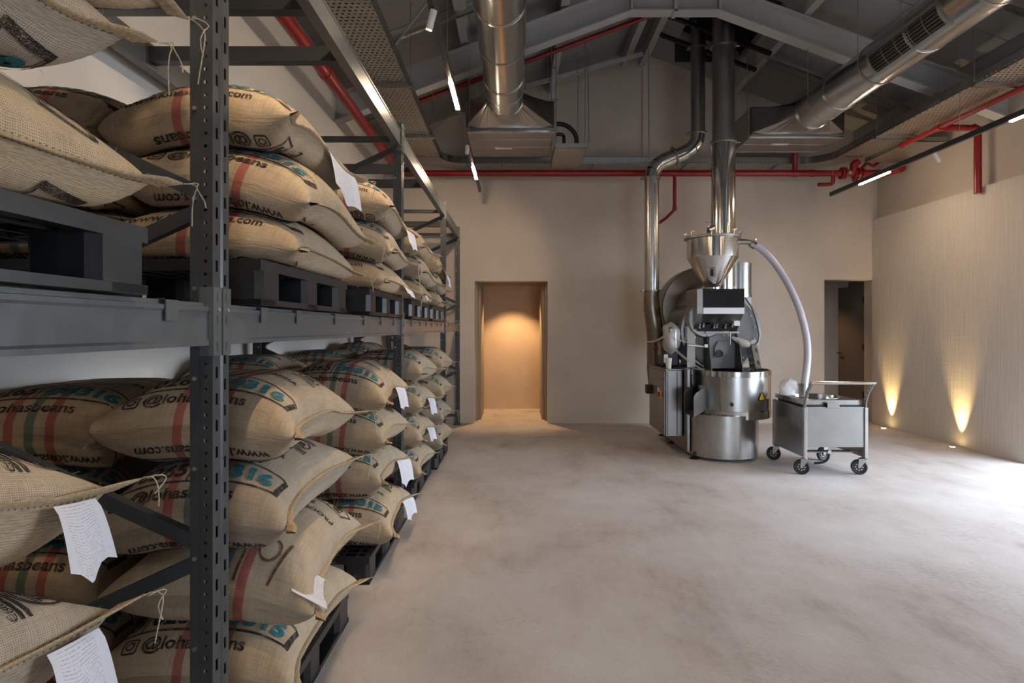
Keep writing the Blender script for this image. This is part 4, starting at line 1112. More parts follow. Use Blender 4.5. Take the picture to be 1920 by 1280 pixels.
ribbon(lerp(at(1246,630,7.1), at(1213,641,7.55), 8, .02), .018)
ribbon(lerp(at(1213,645,7.55), at(1212,672,7.6), 5), .035)
ribbon(lerp(at(1255,645,7.05), at(1319,694,6.62), 12, .02), .020)
ribbon(lerp(at(1258,632,7.05), at(1322,649,6.9), 10, .01), .010)
d = MB(); d.tube([at(1290,647,6.95), at(1324,650,6.9)], .009, 8); q = at(1323, 649, 6.9); d.box((q.x-.012, 6.885, q.z-.012), (q.x+.022, 6.915, q.z+.022)); part('probe', d, M['whitep'], rt)
# slanted lamp column on the right
d = MB(); q = at(1413, 668, 6.95)
vs = []
for y_ in (6.88, 7.06):
    for (px_, py_) in ((1405,648),(1415,646),(1424,691),(1413,692)): r_ = at(px_, py_, 6.95); vs.append((r_.x, y_, r_.z))
d.add(vs, [(0,1,2,3),(7,6,5,4),(0,4,5,1),(1,5,6,2),(2,6,7,3),(3,7,4,0)]); lc = part('lamp_column', d, SH, rt)
for (px_, py_) in ((1413,656),(1417,679)):
    d = MB(); r_ = at(px_, py_, 6.95)
    for k in (-1, 0, 1): d.bar((r_.x-.010, 6.876, r_.z+.012+k*.016), (r_.x+.014, 6.876, r_.z-.010+k*.016), .006, .008, (0,1,0))
    part('vent', d, M['black'], lc)
# knotted plastic on the right of the drum front
d = MB(); pts = [at(1372,632,6.95), at(1385,638,6.93), at(1394,644,6.92), at(1403,645,6.92), at(1407,643,6.92), at(1412,640,6.92), at(1416,638,6.92)]
d.tube(pts, .02, 12, 0, True, [.012,.035,.050,.040,.014,.034,.020]); part('plastic_wrap', d, M['film'], rt, 'white plastic film knotted round a sensor')
d = MB(); d.tube([at(1406.5,641,6.90), at(1407,645,6.90), at(1411,650,6.9)], .006, 8); part('red_tie', d, M['red'], rt)
# cable arching on the right
d = MB(); cb = [(1397,558),(1409,575),(1417,598),(1421,615),(1423,628),(1421,640),(1415,646)]; d.tube([at(a_, b_, 7.05) for a_, b_ in cb], .008, 8); part('cable', d, M['darkmetal'], rt)
# small cyclone can at the back right
d = MB(); cx_, cz0, cz1 = X_(1385,7.6), Z_(558,7.6), Z_(494,7.6)
d.lathe([(0,cz0),(.150,cz0),(.150,cz1),(0,cz1)], (cx_,7.6,0), 'z', 40)
for z in (cz0+.01, cz1-.035): d.lathe([(.150,z),(.155,z),(.155,z+.025),(.150,z+.025)], (cx_,7.6,0), 'z', 40)
part('can', d, SS, rt)
d = MB(); d.box((cx_-.17, 7.45, 1.4), (cx_-.13, 7.5, cz1-.05)); d.box((cx_-.16, 7.5, 1.3), (cx_+.12, 7.72, cz0)); part('can_bracket', d, SS, rt)
# hopper
HXc, HYc = 2.285, 7.0
d = MB(); zr, zc, zb_ = Z_(446,7.0), Z_(484,7.0), Z_(541,7.0)
d.lathe([(.075,zb_),(.288,zc),(.288,zr-.012)], (HXc,HYc,0), 'z', 56); hop = part('hopper', d, SH, rt)
d = MB(); d.lathe([(.288,zr-.022),(.318,zr-.018),(.318,zr+.006),(.30,zr+.012),(0,zr+.040)], (HXc,HYc,0), 'z', 56); part('lid', d, SS, hop)
for a in (205, 250, 300, 345, 20, 160):
    d = MB(); c_ = Vector((HXc+.312*math.cos(R(a)), HYc+.312*math.sin(R(a)), zr)); d.cyl(c_+Vector((0,0,-.01)), c_+Vector((0,0,.055)), .010, 8); d.bar(c_+Vector((-.025,0,.05)), c_+Vector((.03,.005,.062)), .008, .012); part('clamp', d, SH, hop)
d = MB(); q = Vector((X_(1323,6.8), 0, Z_(511,6.8)))
# sight window on the cone: plate follows the cone
def cone_pt(a, z, off): r = .075+(.288-.075)*(z-zb_)/(zc-zb_)+off; return Vector((HXc+r*math.cos(a), HYc+r*math.sin(a), z))
ac = math.atan2(-.98, -.36)
def cone_plate(mb, w, z0, z1, off, th, mat):
    vs = []
    for o_ in (off, off+th):
        for (s_, z) in ((-1,z0),(1,z0),(1,z1),(-1,z1)):
            r = .075+(.288-.075)*(z-zb_)/(zc-zb_); vs.append(cone_pt(ac+s_*w/r/2, z, o_))
    mb.add(vs, [(3,2,1,0),(4,5,6,7),(0,1,5,4),(1,2,6,5),(2,3,7,6),(3,0,4,7)], mat)
zq = Z_(511,6.82); cone_plate(d, .075, zq-.05, zq+.05, .001, .010, 0); cone_plate(d, .032, zq-.036, zq+.036, .010, .003, 1)
part('sight_window', d, [ST, M['black']], hop)
d = MB(); d.lathe([(.075,zb_-.05),(.095,zb_-.05),(.095,zb_+.012),(.075,zb_+.012)], (HXc,HYc,0), 'z', 24); part('outlet_flange', d, SH, hop)
d = MB(); q = at(1331, 428, 7.0); d.tube([(q.x, 7.0, zr+.02), (q.x, 7.0, zr+.10), (q.x+.05, 7.05, zr+.13)], .035, 14); d.cyl((q.x-.01,7.0,zr+.10), (q.x-.01,7.0,zr+.19), .010, 8); d.bar((q.x-.045,7,zr+.185), (q.x+.03,7,zr+.185), .012, .012); part('valve', d, SH, hop)
d = MB(); d.tube([(HXc+.25,HYc,Z_(453,7.0)), at(1398,453,7.0), at(1405,454,7.0), at(1412,459,7.0)], .030, 16); part('feed_pipe', d, SS, hop)
# flue: tall stack above the hopper
fl = thing('flue', 'tall thick polished steel flue rising behind the roaster hopper to the roof', 'flue', (2.555, 7.42, 1.7), 'steel flues of the roaster')
FX, FY = 2.555, 7.42
d = MB(); zj = Z_(268, FY)
d.lathe([(.142,1.70),(.142,zj)], (FX,FY,0), 'z', 48); part('lower_section', d, SH, fl)
d = MB(); d.lathe([(.130,zj),(.130,6.4)], (FX,FY,0), 'z', 48); part('upper_section', d, SS, fl)
for z, r in ((zj, .165), (Z_(88,FY), .158)):
    d = MB(); d.lathe([(.128,z-.008),(r,z-.008),(r,z+.010),(.128,z+.010)], (FX,FY,0), 'z', 48); d.cyl((FX+r-.01,FY-.03,z), (FX+r+.03,FY-.03,z), .012, 8); part('clamp_ring', d, SS, fl)
f2 = thing('flue', 'thinner steel flue with double bend standing left of the roaster', 'flue', (1.80, 7.95, 1.0), 'steel flues of the roaster')
GY = 7.95; gx0, gx1 = X_(1222,GY), X_(1308.5,GY); gr = .094
zA, zB = Z_(334,GY), Z_(250,GY)
d = MB(); d.tube([(gx0,GY,Z_(545,GY)), (gx0,GY,zA)], gr, 32, caps=False); part('lower_section', d, ST, f2)
def bez(p0,p1,p2,p3,n): return [p0*(1-t)**3+p1*3*t*(1-t)**2+p2*3*t*t*(1-t)+p3*t**3 for t in [i/n for i in range(n+1)]]
bp = bez(Vector((gx0,GY,zA)), Vector((gx0,GY,zA+.36)), Vector((gx1,GY,zB-.38)), Vector((gx1,GY,zB)), 18)
for i in range(0, 18, 2):
    d = MB(); d.tube(bp[i:i+3], gr+.001*(i//2 % 2), 32, caps=False); part('bend_segment', d, SH, f2)
d = MB(); d.tube([(gx1,GY,zB), (gx1,GY,6.4)], gr, 32, caps=False); part('upper_section', d, SS, f2)
for c_, dirv in ((Vector((gx0,GY,zA)), Vector((0,0,1))), (bp[9], (bp[10]-bp[8]).normalized()), (Vector((gx1,GY,zB)), Vector((0,0,1))), (Vector((gx1,GY,Z_(90,GY))), Vector((0,0,1))), (Vector((gx0,GY,Z_(545,GY))), Vector((0,0,1)))):
    d = MB(); d.tube([c_-dirv*.010, c_+dirv*.010], gr+.022, 32); 
    sdv = dirv.cross(Vector((0,1,0))).normalized(); d.cyl(c_+sdv*(gr+.03)-Vector((0,.05,0)), c_+sdv*(gr+.03)+Vector((0,.05,0)), .014, 8); part('clamp_ring', d, SS, f2)
# lower elbow in darker brown steel, down to the blower
lp = [Vector((gx0,GY,Z_(545,GY))), at(1221,560,GY), at(1222,580,GY), at(1226,605,GY), at(1229,630,GY), at(1230,660,GY-.02), at(1230,690,GY-.03), at(1233,720,GY-.03)]
d = MB(); d.tube(lp, .1, 28, 0, False, [.096,.100,.104,.110,.112,.115,.12,.12]); part('lower_elbow', d, M['steel_dark'], f2, 'dark brown elbow')
for i in (2, 4):
    d = MB(); dv = (lp[i+1]-lp[i-1]).normalized(); d.tube([lp[i]-dv*.008, lp[i]+dv*.008], .116, 28); part('clamp_ring', d, M['steel_dark'], f2)
# hose from hopper to cart
hp = [at(1411,458,7.0), at(1428,468,6.98), at(1448,488,6.94), at(1466,513,6.88), at(1483,543,6.8), at(1497,575,6.72), at(1507,608,6.65), at(1513,640,6.58), at(1514,670,6.5), at(1511,700,6.42), at(1507,728,6.36)]
def smooth_path(pts, n):
    out = []
    for i in range(len(pts)-1):
        p0, p1, p2, p3 = pts[max(i-1,0)], pts[i], pts[i+1], pts[min(i+2,len(pts)-1)]
        for k in range(n):
            t = k/n; out.append(.5*((2*p1)+(p2-p0)*t+(2*p0-5*p1+4*p2-p3)*t*t+(3*p1-p0-3*p2+p3)*t**3))
    return out + [pts[-1]]
hs = smooth_path(hp, 16); rad = [.036+.0035*(i % 2) for i in range(len(hs))]
hose = thing('suction_hose', 'translucent grey ribbed hose arching from roaster hopper down to the steel cart', 'hose', tuple(hp[-1]))
d = MB(); d.tube(hs, .037, 18, 0, True, rad); part('hose_body', d, M['hose'], hose)
d = MB(); d.tube([hp[0]+Vector((-.02,0,.01)), hp[0]+Vector((.03,0,-.02))], .044, 18); d.cyl(hp[0]+Vector((.02,-.05,.05)), hp[0]+Vector((.02,.02,.05)), .010, 8); part('hose_clamp', d, SH, hose)
d = MB(); d.tube([hp[-1]+Vector((.004,.01,.05)), hp[-1]+Vector((-.005,-.01,-.12))], .048, 18); part('hose_end', d, SS, hose)
# paper cup and label on the control cabinet
d = MB(); q = at(1254.5, 692, 7.0); d.lathe([(0,.979),(.028,.979),(.038,1.098),(.040,1.102),(.036,1.102),(.027,.99),(0,.99)], (q.x, 7.02, 0), 'z', 24)
single('paper_cup', d, M['cup'], 'beige paper cup standing on the roaster control cabinet', 'cup')
d = MB(); q = at(1249, 672, 7.2); d.box((q.x-.03, 7.19, q.z-.05), (q.x+.02, 7.20, q.z+.05)); part('white_label', d, M['whitep'], rt, 'small white label', .004)

# ------------------------------------------------------------------ cart
ct = thing('hopper_cart', 'steel cart with push handle and sunk round bowl on four black wheels', 'cart', (3.15, 6.33, 0))
CX0, CX1, CY0, CY1 = 2.855, 3.455, 5.95, 6.65
d = MB(); d.box((CX0+.012, CY0-.002, .275), (CX1-.012, CY0+.010, .672)); part('front_panel', d, SS, ct, None, .002)
for xa, xb in ((CX0-.002, CX0+.010), (CX1-.010, CX1+.002)):
    d = MB(); d.box((xa, CY0+.008, .170), (xb, CY1, .660)); part('side_panel', d, SS, ct, None, .002)
d = MB(); d.box((CX0, CY1-.01, .275), (CX1, CY1, .66)); part('rear_panel', d, SS, ct)
for x in (CX0, CX1):
    for y in (CY0, CY1): 
        d = MB(); d.box((x-.016, y-.016, .165), (x+.016, y+.016, .668)); part('corner_post', d, ST, ct, None, .003)
d = MB(); d.box((CX0+.02, CY0+.02, .19), (CX1-.02, CY0+.06, .22)) if False else d.box((CX0+.02, CY0+.10, .20), (CX1-.02, CY0+.13, .215)); d.box((CX0+.02, CY1-.10, .20), (CX1-.02, CY1-.07, .215)); part('bottom_rail', d, SS, ct)
d = MB(); BX, BY, BR = 3.14, 6.33, .235
# lid plate with a round opening
ca = math.atan2(.33,.29); AN = sorted([2*PI*i/44 for i in range(44)] + [ca, PI-ca, PI+ca, 2*PI-ca]); outer = []; N_ = 48
for i in range(N_):
    a = AN[i]; c, s = math.cos(a), math.sin(a); k = min((.29)/max(abs(c),1e-6), (.33)/max(abs(s),1e-6)); outer.append((BX+.01+c*k, BY-.015+s*k))
inner = [(BX+BR*math.cos(a), BY+BR*math.sin(a)) for a in AN]
zt_ = .735
vs = [(x,y,zt_) for x,y in outer] + [(x,y,zt_) for x,y in inner] + [(x,y,zt_-.045) for x,y in outer] 
d.add(vs, [(i,(i+1)%N_,N_+(i+1)%N_,N_+i) for i in range(N_)] + [(i,2*N_+i,2*N_+(i+1)%N_,(i+1)%N_) for i in range(N_)]); part('lid', d, ST, ct)
d = MB(); d.lathe([(BR,zt_),(BR+.006,zt_+.006),(BR-.004,zt_+.004),(BR-.012,zt_-.02),(BR-.06,zt_-.13),(.06,zt_-.17),(0,zt_-.17)], (BX,BY,0), 'z', 48); part('bowl', d, SH, ct)
d = MB(); d.box((3.07, CY0-.012, .660), (3.19, CY0-.002, .712)); d.box((3.07, CY0-.012, .708), (3.19, CY0+.10, .716)); part('catch_plate', d, SS, ct, None, .003)
d = MB(); d.box((CX0+.03, CY0+.02, .655), (CX1-.03, CY1-.02, .69)); part('seal', d, M['darkmetal'], ct)
# handle with pierced curved arms
for x in (CX0+.002, CX1-.002):
    d = MB(); prof = [(CY0+.012,.66),(CY0-.005,.74),(CY0-.045,.82),(CY0-.10,.885),(CY0-.135,.920)]
    for a, b_ in zip(prof[:-1], prof[1:]): d.bar((x, a[0], a[1]), (x, b_[0], b_[1]), .010, .045, (0,1,0)) if False else None
    L_ = [(y-.020, z-.006) for y, z in prof]; R_ = [(y+.020, z+.010) for y, z in prof]
    for i in range(len(prof)-1):
        d.prism([L_[i], R_[i], R_[i+1], L_[i+1]], 'x', x-.006, x+.006)
    arm = part('handle_arm', d, SS, ct)
    d = MB()
    for y, z in ((CY0-.012,.755),(CY0-.032,.795),(CY0-.060,.838),(CY0-.095,.878)): d.cyl((x-.0075,y,z), (x+.0075,y,z), .008, 10)
    part('round_hole', d, M['whitep'], arm)
d = MB(); d.cyl((CX0-.01, CY0-.14, .922), (CX1+.012, CY0-.14, .922), .017, 16); part('handle_bar', d, SH, ct)
def caster(x, y, rz):
    d = MB(); c, s = math.cos(rz), math.sin(rz)
    def tr(mb): mb.v = [(x+c*v[0]-s*v[1], y+s*v[0]+c*v[1], v[2]) for v in mb.v]; return mb
    r = .075; oy = .03
    w_ = MB(); w_.lathe([(.050,-.014),(.066,-.018),(.0745,-.012),(r,0),(.0745,.012),(.066,.018),(.050,.014)], (0,oy,r), 'x', 32); wh = part('wheel', tr(w_), M['black'], ct)
    w_ = MB(); w_.lathe([(0,-.010),(.052,-.012),(.052,.012),(0,.010)], (0,oy,r), 'x', 28); part('hub', tr(w_), M['darkmetal'], wh)
    w_ = MB()
    for k in range(8):
        a = 2*PI*k/8; w_.cyl((-.014, oy+.032*math.cos(a), r+.032*math.sin(a)), (.014, oy+.032*math.cos(a), r+.032*math.sin(a)), .0065, 8)
    w_.cyl((-.024,oy,r),(.024,oy,r), .010, 10); part('hub_hole', tr(w_), M['spot'], wh)
    w_ = MB()
    for sx_ in (-.024, .020): w_.prism([(oy-.010,r-.008),(oy+.012,r-.008),(oy+.005,.150),(-.032,.150)], 'x', sx_, sx_+.004)
    w_.box((-.034,-.034,.150), (.034,.034,.160)); w_.lathe([(0,.160),(.026,.160),(.020,.170),(0,.170)], (0,0,0), 'z', 16); part('fork', tr(w_), ST, wh)
for x, y, a in ((CX0+.01, CY0+.02, 1.12), (CX1-.02, CY0+.02, 1.2), (CX0+.01, CY1-.03, 1.1), (CX1-.06, CY1-.03, 1.9)): caster(x, y, a)
d = MB(); pts = [(2.98,6.02,.10),(3.06,5.99,.12),(3.10,5.98,.16),(3.11,5.98,.21)]; d.tube(smooth_path([Vector(p_) for p_ in pts], 5), .012, 10); d.cyl((2.90,6.06,.215),(3.36,6.06,.215), .012, 10); part('drain_hose', d, M['black'], ct)
d = MB(); d.lathe([(.0,-.01),(.02,-.01),(.02,.01),(0,.01)], (3.105,5.97,.225), 'y', 14); part('valve', d, SH, ct)
# clear bag on the lid
bg_ = MB(); q = at(1480, 744, 6.42); rows = []
for i in range(10):
    v = i/9; rr = []
    for j in range(21):
        a = 2*PI*j/20; r = (.118+.014*math.sin(3*a+2+4*v)+.010*math.sin(7*a+9*v)+.006*math.sin(13*a-11*v))*max(.04, math.sin(PI*min(1, .5+.5*(1-v)**.9)) if False else (1-v**2.6)**.5)
        rr.append((q.x+.02+r*math.cos(a), 6.45+r*.8*math.sin(a), .742+.165*v+.006*math.sin(5*a)*v))
    rows.append(rr)
bg_.grid(rows)
single('plastic_bag', bg_, M['bag'], 'clear crumpled plastic bag lying on the steel cart lid', 'bag')
# ------------------------------------------------------------------ air ducts and units under the roof
# perforated sheet: real see-through holes in the material of the trays
def perforated(name, base, px, py, fx, fy):
    m = steel(name, base, .40, (8,8,8), .15)
    g = nd(m, 'ShaderNodeNewGeometry'); s = nd(m, 'ShaderNodeSeparateXYZ'); lk(m, g.outputs['Position'], s.inputs[0])
    row = math_(m, 'FLOOR', math_(m, 'DIVIDE', s.outputs[1], py))
    sh = math_(m, 'MULTIPLY', math_(m, 'FLOORED_MODULO', row, 2.0), .5)
    a = math_(m, 'LESS_THAN', math_(m, 'FRACT', math_(m, 'ADD', math_(m, 'DIVIDE', s.outputs[0], px), sh)), fx)
    b = math_(m, 'LESS_THAN', math_(m, 'FRACT', math_(m, 'DIVIDE', s.outputs[1], py)), fy)
    lk(m, math_(m, 'SUBTRACT', 1.0, math_(m, 'MULTIPLY', a, b)), bsdf(m).inputs['Alpha'])
    return m
M['perf_y'] = perforated('perforated_tray_y', (.62,.59,.53), .046, .050, .46, .36)
M['perf_x'] = perforated('perforated_tray_x', (.62,.59,.53), .050, .046, .36, .46)
def perf_side(name, ax):
    m = steel(name, (.50,.50,.50), .38, (8,8,8), .12)
    g = nd(m, 'ShaderNodeNewGeometry'); s = nd(m, 'ShaderNodeSeparateXYZ'); lk(m, g.outputs['Position'], s.inputs[0])
    a = math_(m, 'LESS_THAN', math_(m, 'FRACT', math_(m, 'DIVIDE', s.outputs[ax], .055)), .42)
    z = math_(m, 'FRACT', math_(m, 'DIVIDE', math_(m, 'SUBTRACT', s.outputs[2], 3.865), .030)); b = math_(m, 'LESS_THAN', z, .36)
    lk(m, math_(m, 'SUBTRACT', 1.0, math_(m, 'MULTIPLY', a, b)), bsdf(m).inputs['Alpha']); return m
M['perf_sy'] = perf_side('perforated_side_y', 1); M['perf_sx'] = perf_side('perforated_side_x', 0)

def rod(mb, x, y, z0, z1=None, r=.005): mb.cyl((x, y, z0), (x, y, roof(x) - .02 if z1 is None else z1), r, 6)
def duct(x, z, r, y_end, label, grille=None):
    t = thing('air_duct', label, 'duct', (x, y_end-3, z), 'round spiral air ducts')
    y = y_end; lens = [.62, 1.35, 1.5, 1.5, 1.5, 1.5, 1.6]
    for i, L in enumerate(lens):
        if y < -3: break
        d = MB(); rr = r - (.0015 if i % 2 else 0)
        d.tube([(x, y, z), (x, y-L, z)], rr, 48, caps=False); part('duct_section', d, M['galv'], t)
        d = MB(); d.lathe([(r-.001,-.022),(r+.005,-.018),(r+.005,-.010),(r+.001,-.004),(r+.005,.004),(r+.005,.012),(r-.001,.018)], (x, y-L, z), 'y', 48); part('joint_ring', d, M['galv'], t)
        d = MB(); s = MB()
        d.lathe([(r+.001,-.014),(r+.004,-.014),(r+.004,.014),(r+.001,.014)], (x, y-L*.5, z), 'y', 40)
        rod(d, x-r-.006, y-L*.5, z, roof(x-r)-.02); rod(d, x+r+.006, y-L*.5, z, roof(x+r)-.02); part('hanger', d, M['galv_p'], t)
        y -= L
    d = MB(); d.lathe([(r,-.05),(r+.007,-.04),(r,-.03),(r+.007,-.02),(r,-.01),(r+.007,0),(r,.01)], (x, y_end, z), 'y', 48); part('collar', d, M['galv'], t)
    if grille:
        y0, y1 = grille; g = MB(); sl = MB(); a0, a1 = R(186), R(232)     # low left flank of the duct
        rr = r + .012
        def pt(a, yy, q): return (x+q*math.cos(a), yy, z+q*math.sin(a))
        def patch(mb, aa, ab, ya, yb, q0, q1):
            n = 6; v = []
            for i in range(n+1):
                a = aa+(ab-aa)*i/n; v += [pt(a, ya, q0), pt(a, yb, q0), pt(a, yb, q1), pt(a, ya, q1)]
            f = [(3,2,1,0), (4*n, 4*n+1, 4*n+2, 4*n+3)]
            for i in range(n):
                for k in range(4): f.append((4*i+k, 4*i+(k+1)%4, 4*i+4+(k+1)%4, 4*i+4+k))
            mb.add(v, f)
        fw_ = .035; da = fw_/r
        patch(g, a0-da, a0, y0-fw_, y1+fw_, r-.002, rr); patch(g, a1, a1+da, y0-fw_, y1+fw_, r-.002, rr); patch(g, a0, a1, y0-fw_, y0, r-.002, rr); patch(g, a0, a1, y1, y1+fw_, r-.002, rr)
        gr = part('grille', g, M['galv_p'], t)
        b = MB(); patch(b, a0, a1, y0, y1, r-.001, r+.002); part('grille_back', b, M['dark_void'], gr)
        for i in range(6):
            a = a0 + (a1-a0)*(i+.5)/6; s = MB(); c = Vector(pt(a, y0, rr-.003)); e = Vector(pt(a, y1, rr-.003)); s.bar(c, e, .004, .010, (math.cos(a),0,math.sin(a))); part('slat', s, M['galv_p'], gr)
        for i in range(1, 5):
            s = MB(); yy = y0+(y1-y0)*i/5; patch(s, a0, a1, yy-.004, yy+.004, rr-.010, rr-.004); part('slat', s, M['galv_p'], gr)
    return t
LDX, LDZ, LDY = -.122, 3.95, 6.57
RDX, RDZ, RDY = 3.50, 4.00, 7.10
DR_ = .2025
dl_ = duct(LDX, LDZ, DR_, LDY, 'round shiny air duct running along the left roof slope toward the back wall')
dr_ = duct(RDX, RDZ, DR_, RDY, 'round shiny air duct with slatted grille under the right roof slope', (4.72, 5.62))
def unit(x0, x1, y0, y1, z0, z1, dx, dy, dz, label, side=1):
    t = thing('air_handling_unit', label, 'air conditioner', ((x0+x1)/2, (y0+y1)/2, z0), 'ceiling air units at the duct ends')
    d = MB(); d.box((x0+.012, y0+.05, z0), (x1-.012, y1, z1)); part('casing', d, M['ac'], t, None, .006)
    d = MB(); d.box((x0, y0, z0-.006), (x1, y0+.05, z1+.006)); part('front_flange', d, M['galv'], t, None, .004)
    d = MB(); d.box((x0+.012, y0-.05, z0+.03), (x1-.012, y0, z1-.02)); part('dark_gasket', d, M['track'], t)
    d = MB(); d.box((x0+.03, y0+.30, z0-.004), (x1-.03, y0+.31, z0)); d.box((x0+.03, y0+.62, z0-.004), (x1-.03, y0+.63, z0)); part('seam', d, M['galv_p'], t)
    d = MB(); xm = (x0+x1)/2; d.box((xm-.12-.08, y1-.42, z0-.004), (xm+.10-.08, y1-.36, z0-.0005)); part('label_plate', d, M['whitep'], t, 'small white label plate')
    # hood from the rectangular mouth to the round duct
    n = 48; h = MB(); rows = []
    rc, ro = [], []
    for i in range(n):
        a = 2*PI*i/n; c, s = math.cos(a), math.sin(a); rc.append((dx+DR_*c, dy, dz+DR_*s))
        xm, zm, wx, wz = (x0+x1)/2, (z0+.03+z1-.02)/2, (x1-x0)/2-.012, (z1-z0)/2-.025
        k = min(wx/max(abs(c),1e-6), wz/max(abs(s),1e-6)); ro.append((xm+c*k, y0-.05, zm+s*k))
    # corners exact
    h.add(rc+ro, [(i,(i+1)%n,n+(i+1)%n,n+i) for i in range(n)], 0, False)
    part('transition_hood', h, M['galv'], t)
    for x in (x0+.03, x1-.03):
        for y in (y0+.15, y1-.12): d = MB(); rod(d, x, y, z1, roof(x)-.02); part('hanger_rod', d, M['galv_p'], t)
    return t
ul = unit(X_(873,7.2), X_(1040,7.2), 7.2, 8.25, 3.795, 4.16, LDX, LDY, LDZ, 'wide grey ceiling air unit at the end of the left duct')
ur = unit(X_(1408,7.7), X_(1585,7.7), 7.75, 8.43, 3.90, 4.29, RDX, RDY, RDZ, 'wide grey ceiling air unit at the end of the right duct')
d = MB(); q = smooth_path([at(1043,232,7.9), at(1058,234,7.9), at(1072,243,7.9), at(1080,256,7.9), at(1081,272,7.9)], 6); d.tube(q, .030, 12); part('insulated_pipe', d, M['black'], ul, 'black insulated bent pipe')
d = MB(); q = smooth_path([at(1043,252,7.9), at(1052,252,7.9), at(1057,256,7.9), at(1057,270,7.9)], 4); d.tube(q, .022, 10); part('condensate_pipe', d, M['darkmetal'], ul)
# drip tray hanging right of the left unit
dt = thing('drip_tray', 'small galvanised drip tray hanging right of the left air unit', 'tray', at(1070,285,7.9))
z0 = 3.72; xa, xb, ya, yb = X_(1040,7.6), X_(1101,7.6), 7.6, 8.6
d = MB(); d.box((xa, ya, z0), (xb, yb, z0+.004)); part('tray_bottom', d, M['perf_y'], dt)
d = MB()
for a, b in (((xa,ya,z0),(xa+.004,yb,z0+.06)), ((xb-.004,ya,z0),(xb,yb,z0+.06)), ((xa,ya,z0),(xb,ya+.004,z0+.06)), ((xa,yb-.004,z0),(xb,yb,z0+.06))): d.box(a, b)
part('rim', d, M['galv_p'], dt)
for xr, yr in ((xb-.02, ya+.05), (xa+.02, ya+.05), (xb-.02, yb-.05), (xa+.02, yb-.05)): d = MB(); rod(d, xr, yr, z0); part('hanger_rod', d, M['galv_p'], dt)

# ------------------------------------------------------------------ cable trays
TZ, TH = 3.85, .10
def tray_y(x0, x1, y0, y1, label, z=TZ, th=TH, step=1.6, rods=True):
    t = thing('cable_tray', label, 'cable tray', ((x0+x1)/2, (y0+y1)/2, z), 'perforated cable trays')
    d = MB(); d.box((x0, y0, z), (x1, y1, z+.003)); part('tray_bottom', d, M['perf_y'], t)
    for xa in (x0, x1-.003):
        d = MB(); d.box((xa, y0, z), (xa+.003, y1, z+th)); part('side_rail', d, M['perf_sy'], t)
    for xa in (x0, x1-.016):
        d = MB(); d.box((xa, y0, z+th-.003), (xa+.016, y1, z+th)); part('rail_lip', d, M['galv'], t)
    for k in range(9):
        xc = x0 + .03 + (x1-x0-.06)*k/8; d = MB(); d.tube([(xc + .012*math.sin(2.1*k+yy*1.3), yy, z+.018+.006*(k % 2)) for yy in np.linspace(y0, y1, 14)], .013 + .005*(k % 3 == 0), 7, 0); part('power_cable', d, M['black'], t)
    y = y1 - .9
    while y > y0:
        d = MB(); d.bar((x0-.05, y, z-.021), (x1+.05, y, z-.021), .042, .040); part('support_channel', d, M['galv'], t)
        if rods:
            for xr in (x0-.03, x1+.03): d = MB(); rod(d, xr, y, z-.02); part('hanger_rod', d, M['galv_p'], t)
        y -= step
    return t
def tray_x(x0, x1, y0, y1, label, z=TZ, th=TH):
    t = thing('cable_tray', label, 'cable tray', ((x0+x1)/2, (y0+y1)/2, z), 'perforated cable trays')
    d = MB(); d.box((x0, y0, z), (x1, y1, z+.003)); part('tray_bottom', d, M['perf_x'], t)
    for ya in (y0, y1-.003):
        d = MB(); d.box((x0, ya, z), (x1, ya+.003, z+th)); part('side_rail', d, M['perf_sx'], t)
    d = MB(); d.box((x0, y0, z+th-.003), (x1, y0+.016, z+th)); part('rail_lip', d, M['galv'], t)
    for k in range(6):
        yc = y0 + .04 + (y1-y0-.08)*k/5; d = MB(); d.tube([(xx, yc + .01*math.sin(2*k+xx*1.7), z+.018) for xx in np.linspace(x0, x1, 12)], .014, 7, 0); part('power_cable', d, M['black'], t)
    x = x0 + .5
    while x < x1:
        d = MB(); d.bar((x, y0-.03, z-.012), (x, YB-.002, z-.012), .030, .022); part('bracket', d, M['galv_p'], t); x += 1.35
    return t
def elbow(cx, cy, r0, r1, a0, a1, label):
    d = MB(); n = 10
    def P(r, a, z): return (cx+r*math.cos(a), cy+r*math.sin(a), z)
    A = [R(a0+(a1-a0)*i/n) for i in range(n+1)]
    t = thing('tray_elbow', label, 'cable tray', (cx, cy, TZ))
    d.grid([[P(r0,a,TZ), P(r1,a,TZ)] for a in A], 0, False); part('tray_bottom', d, M['galv_p'], t)
    for r in (r0, r1):
        d = MB(); d.grid([[P(r,a,TZ), P(r,a,TZ+TH)] for a in A]); part('side_rail', d, M['galv'], t)
    return t
lx0, lx1 = -1.41, -1.06
ty0, ty1 = 8.80, 9.13
tray_y(lx0, lx1, -2.5, 8.40, 'perforated cable tray over the left rack, running toward the back wall')
elbow(lx1+.35, 8.44, .35, .70, 180, 90, 'curved galvanised tray corner by the left end of the back wall') if False else elbow(-.71, 8.43, .36, .70, 180, 90, 'curved galvanised tray corner at the left end of the back wall')
tray_x(-.70, 4.15, ty0, ty1, 'perforated cable tray along the back wall above the red pipe')
rx0, rx1 = 4.52, 5.06
elbow(4.15, 8.40, .38, .92, 0, 90, 'curved galvanised tray corner at the right end of the back wall') if False else elbow(4.16, 8.43, .37, .70, 90, 0, 'curved galvanised tray corner at the right end of the back wall')
tray_y(rx0, rx1, -2.5, 8.40, 'wide perforated cable tray under the right roof slope')
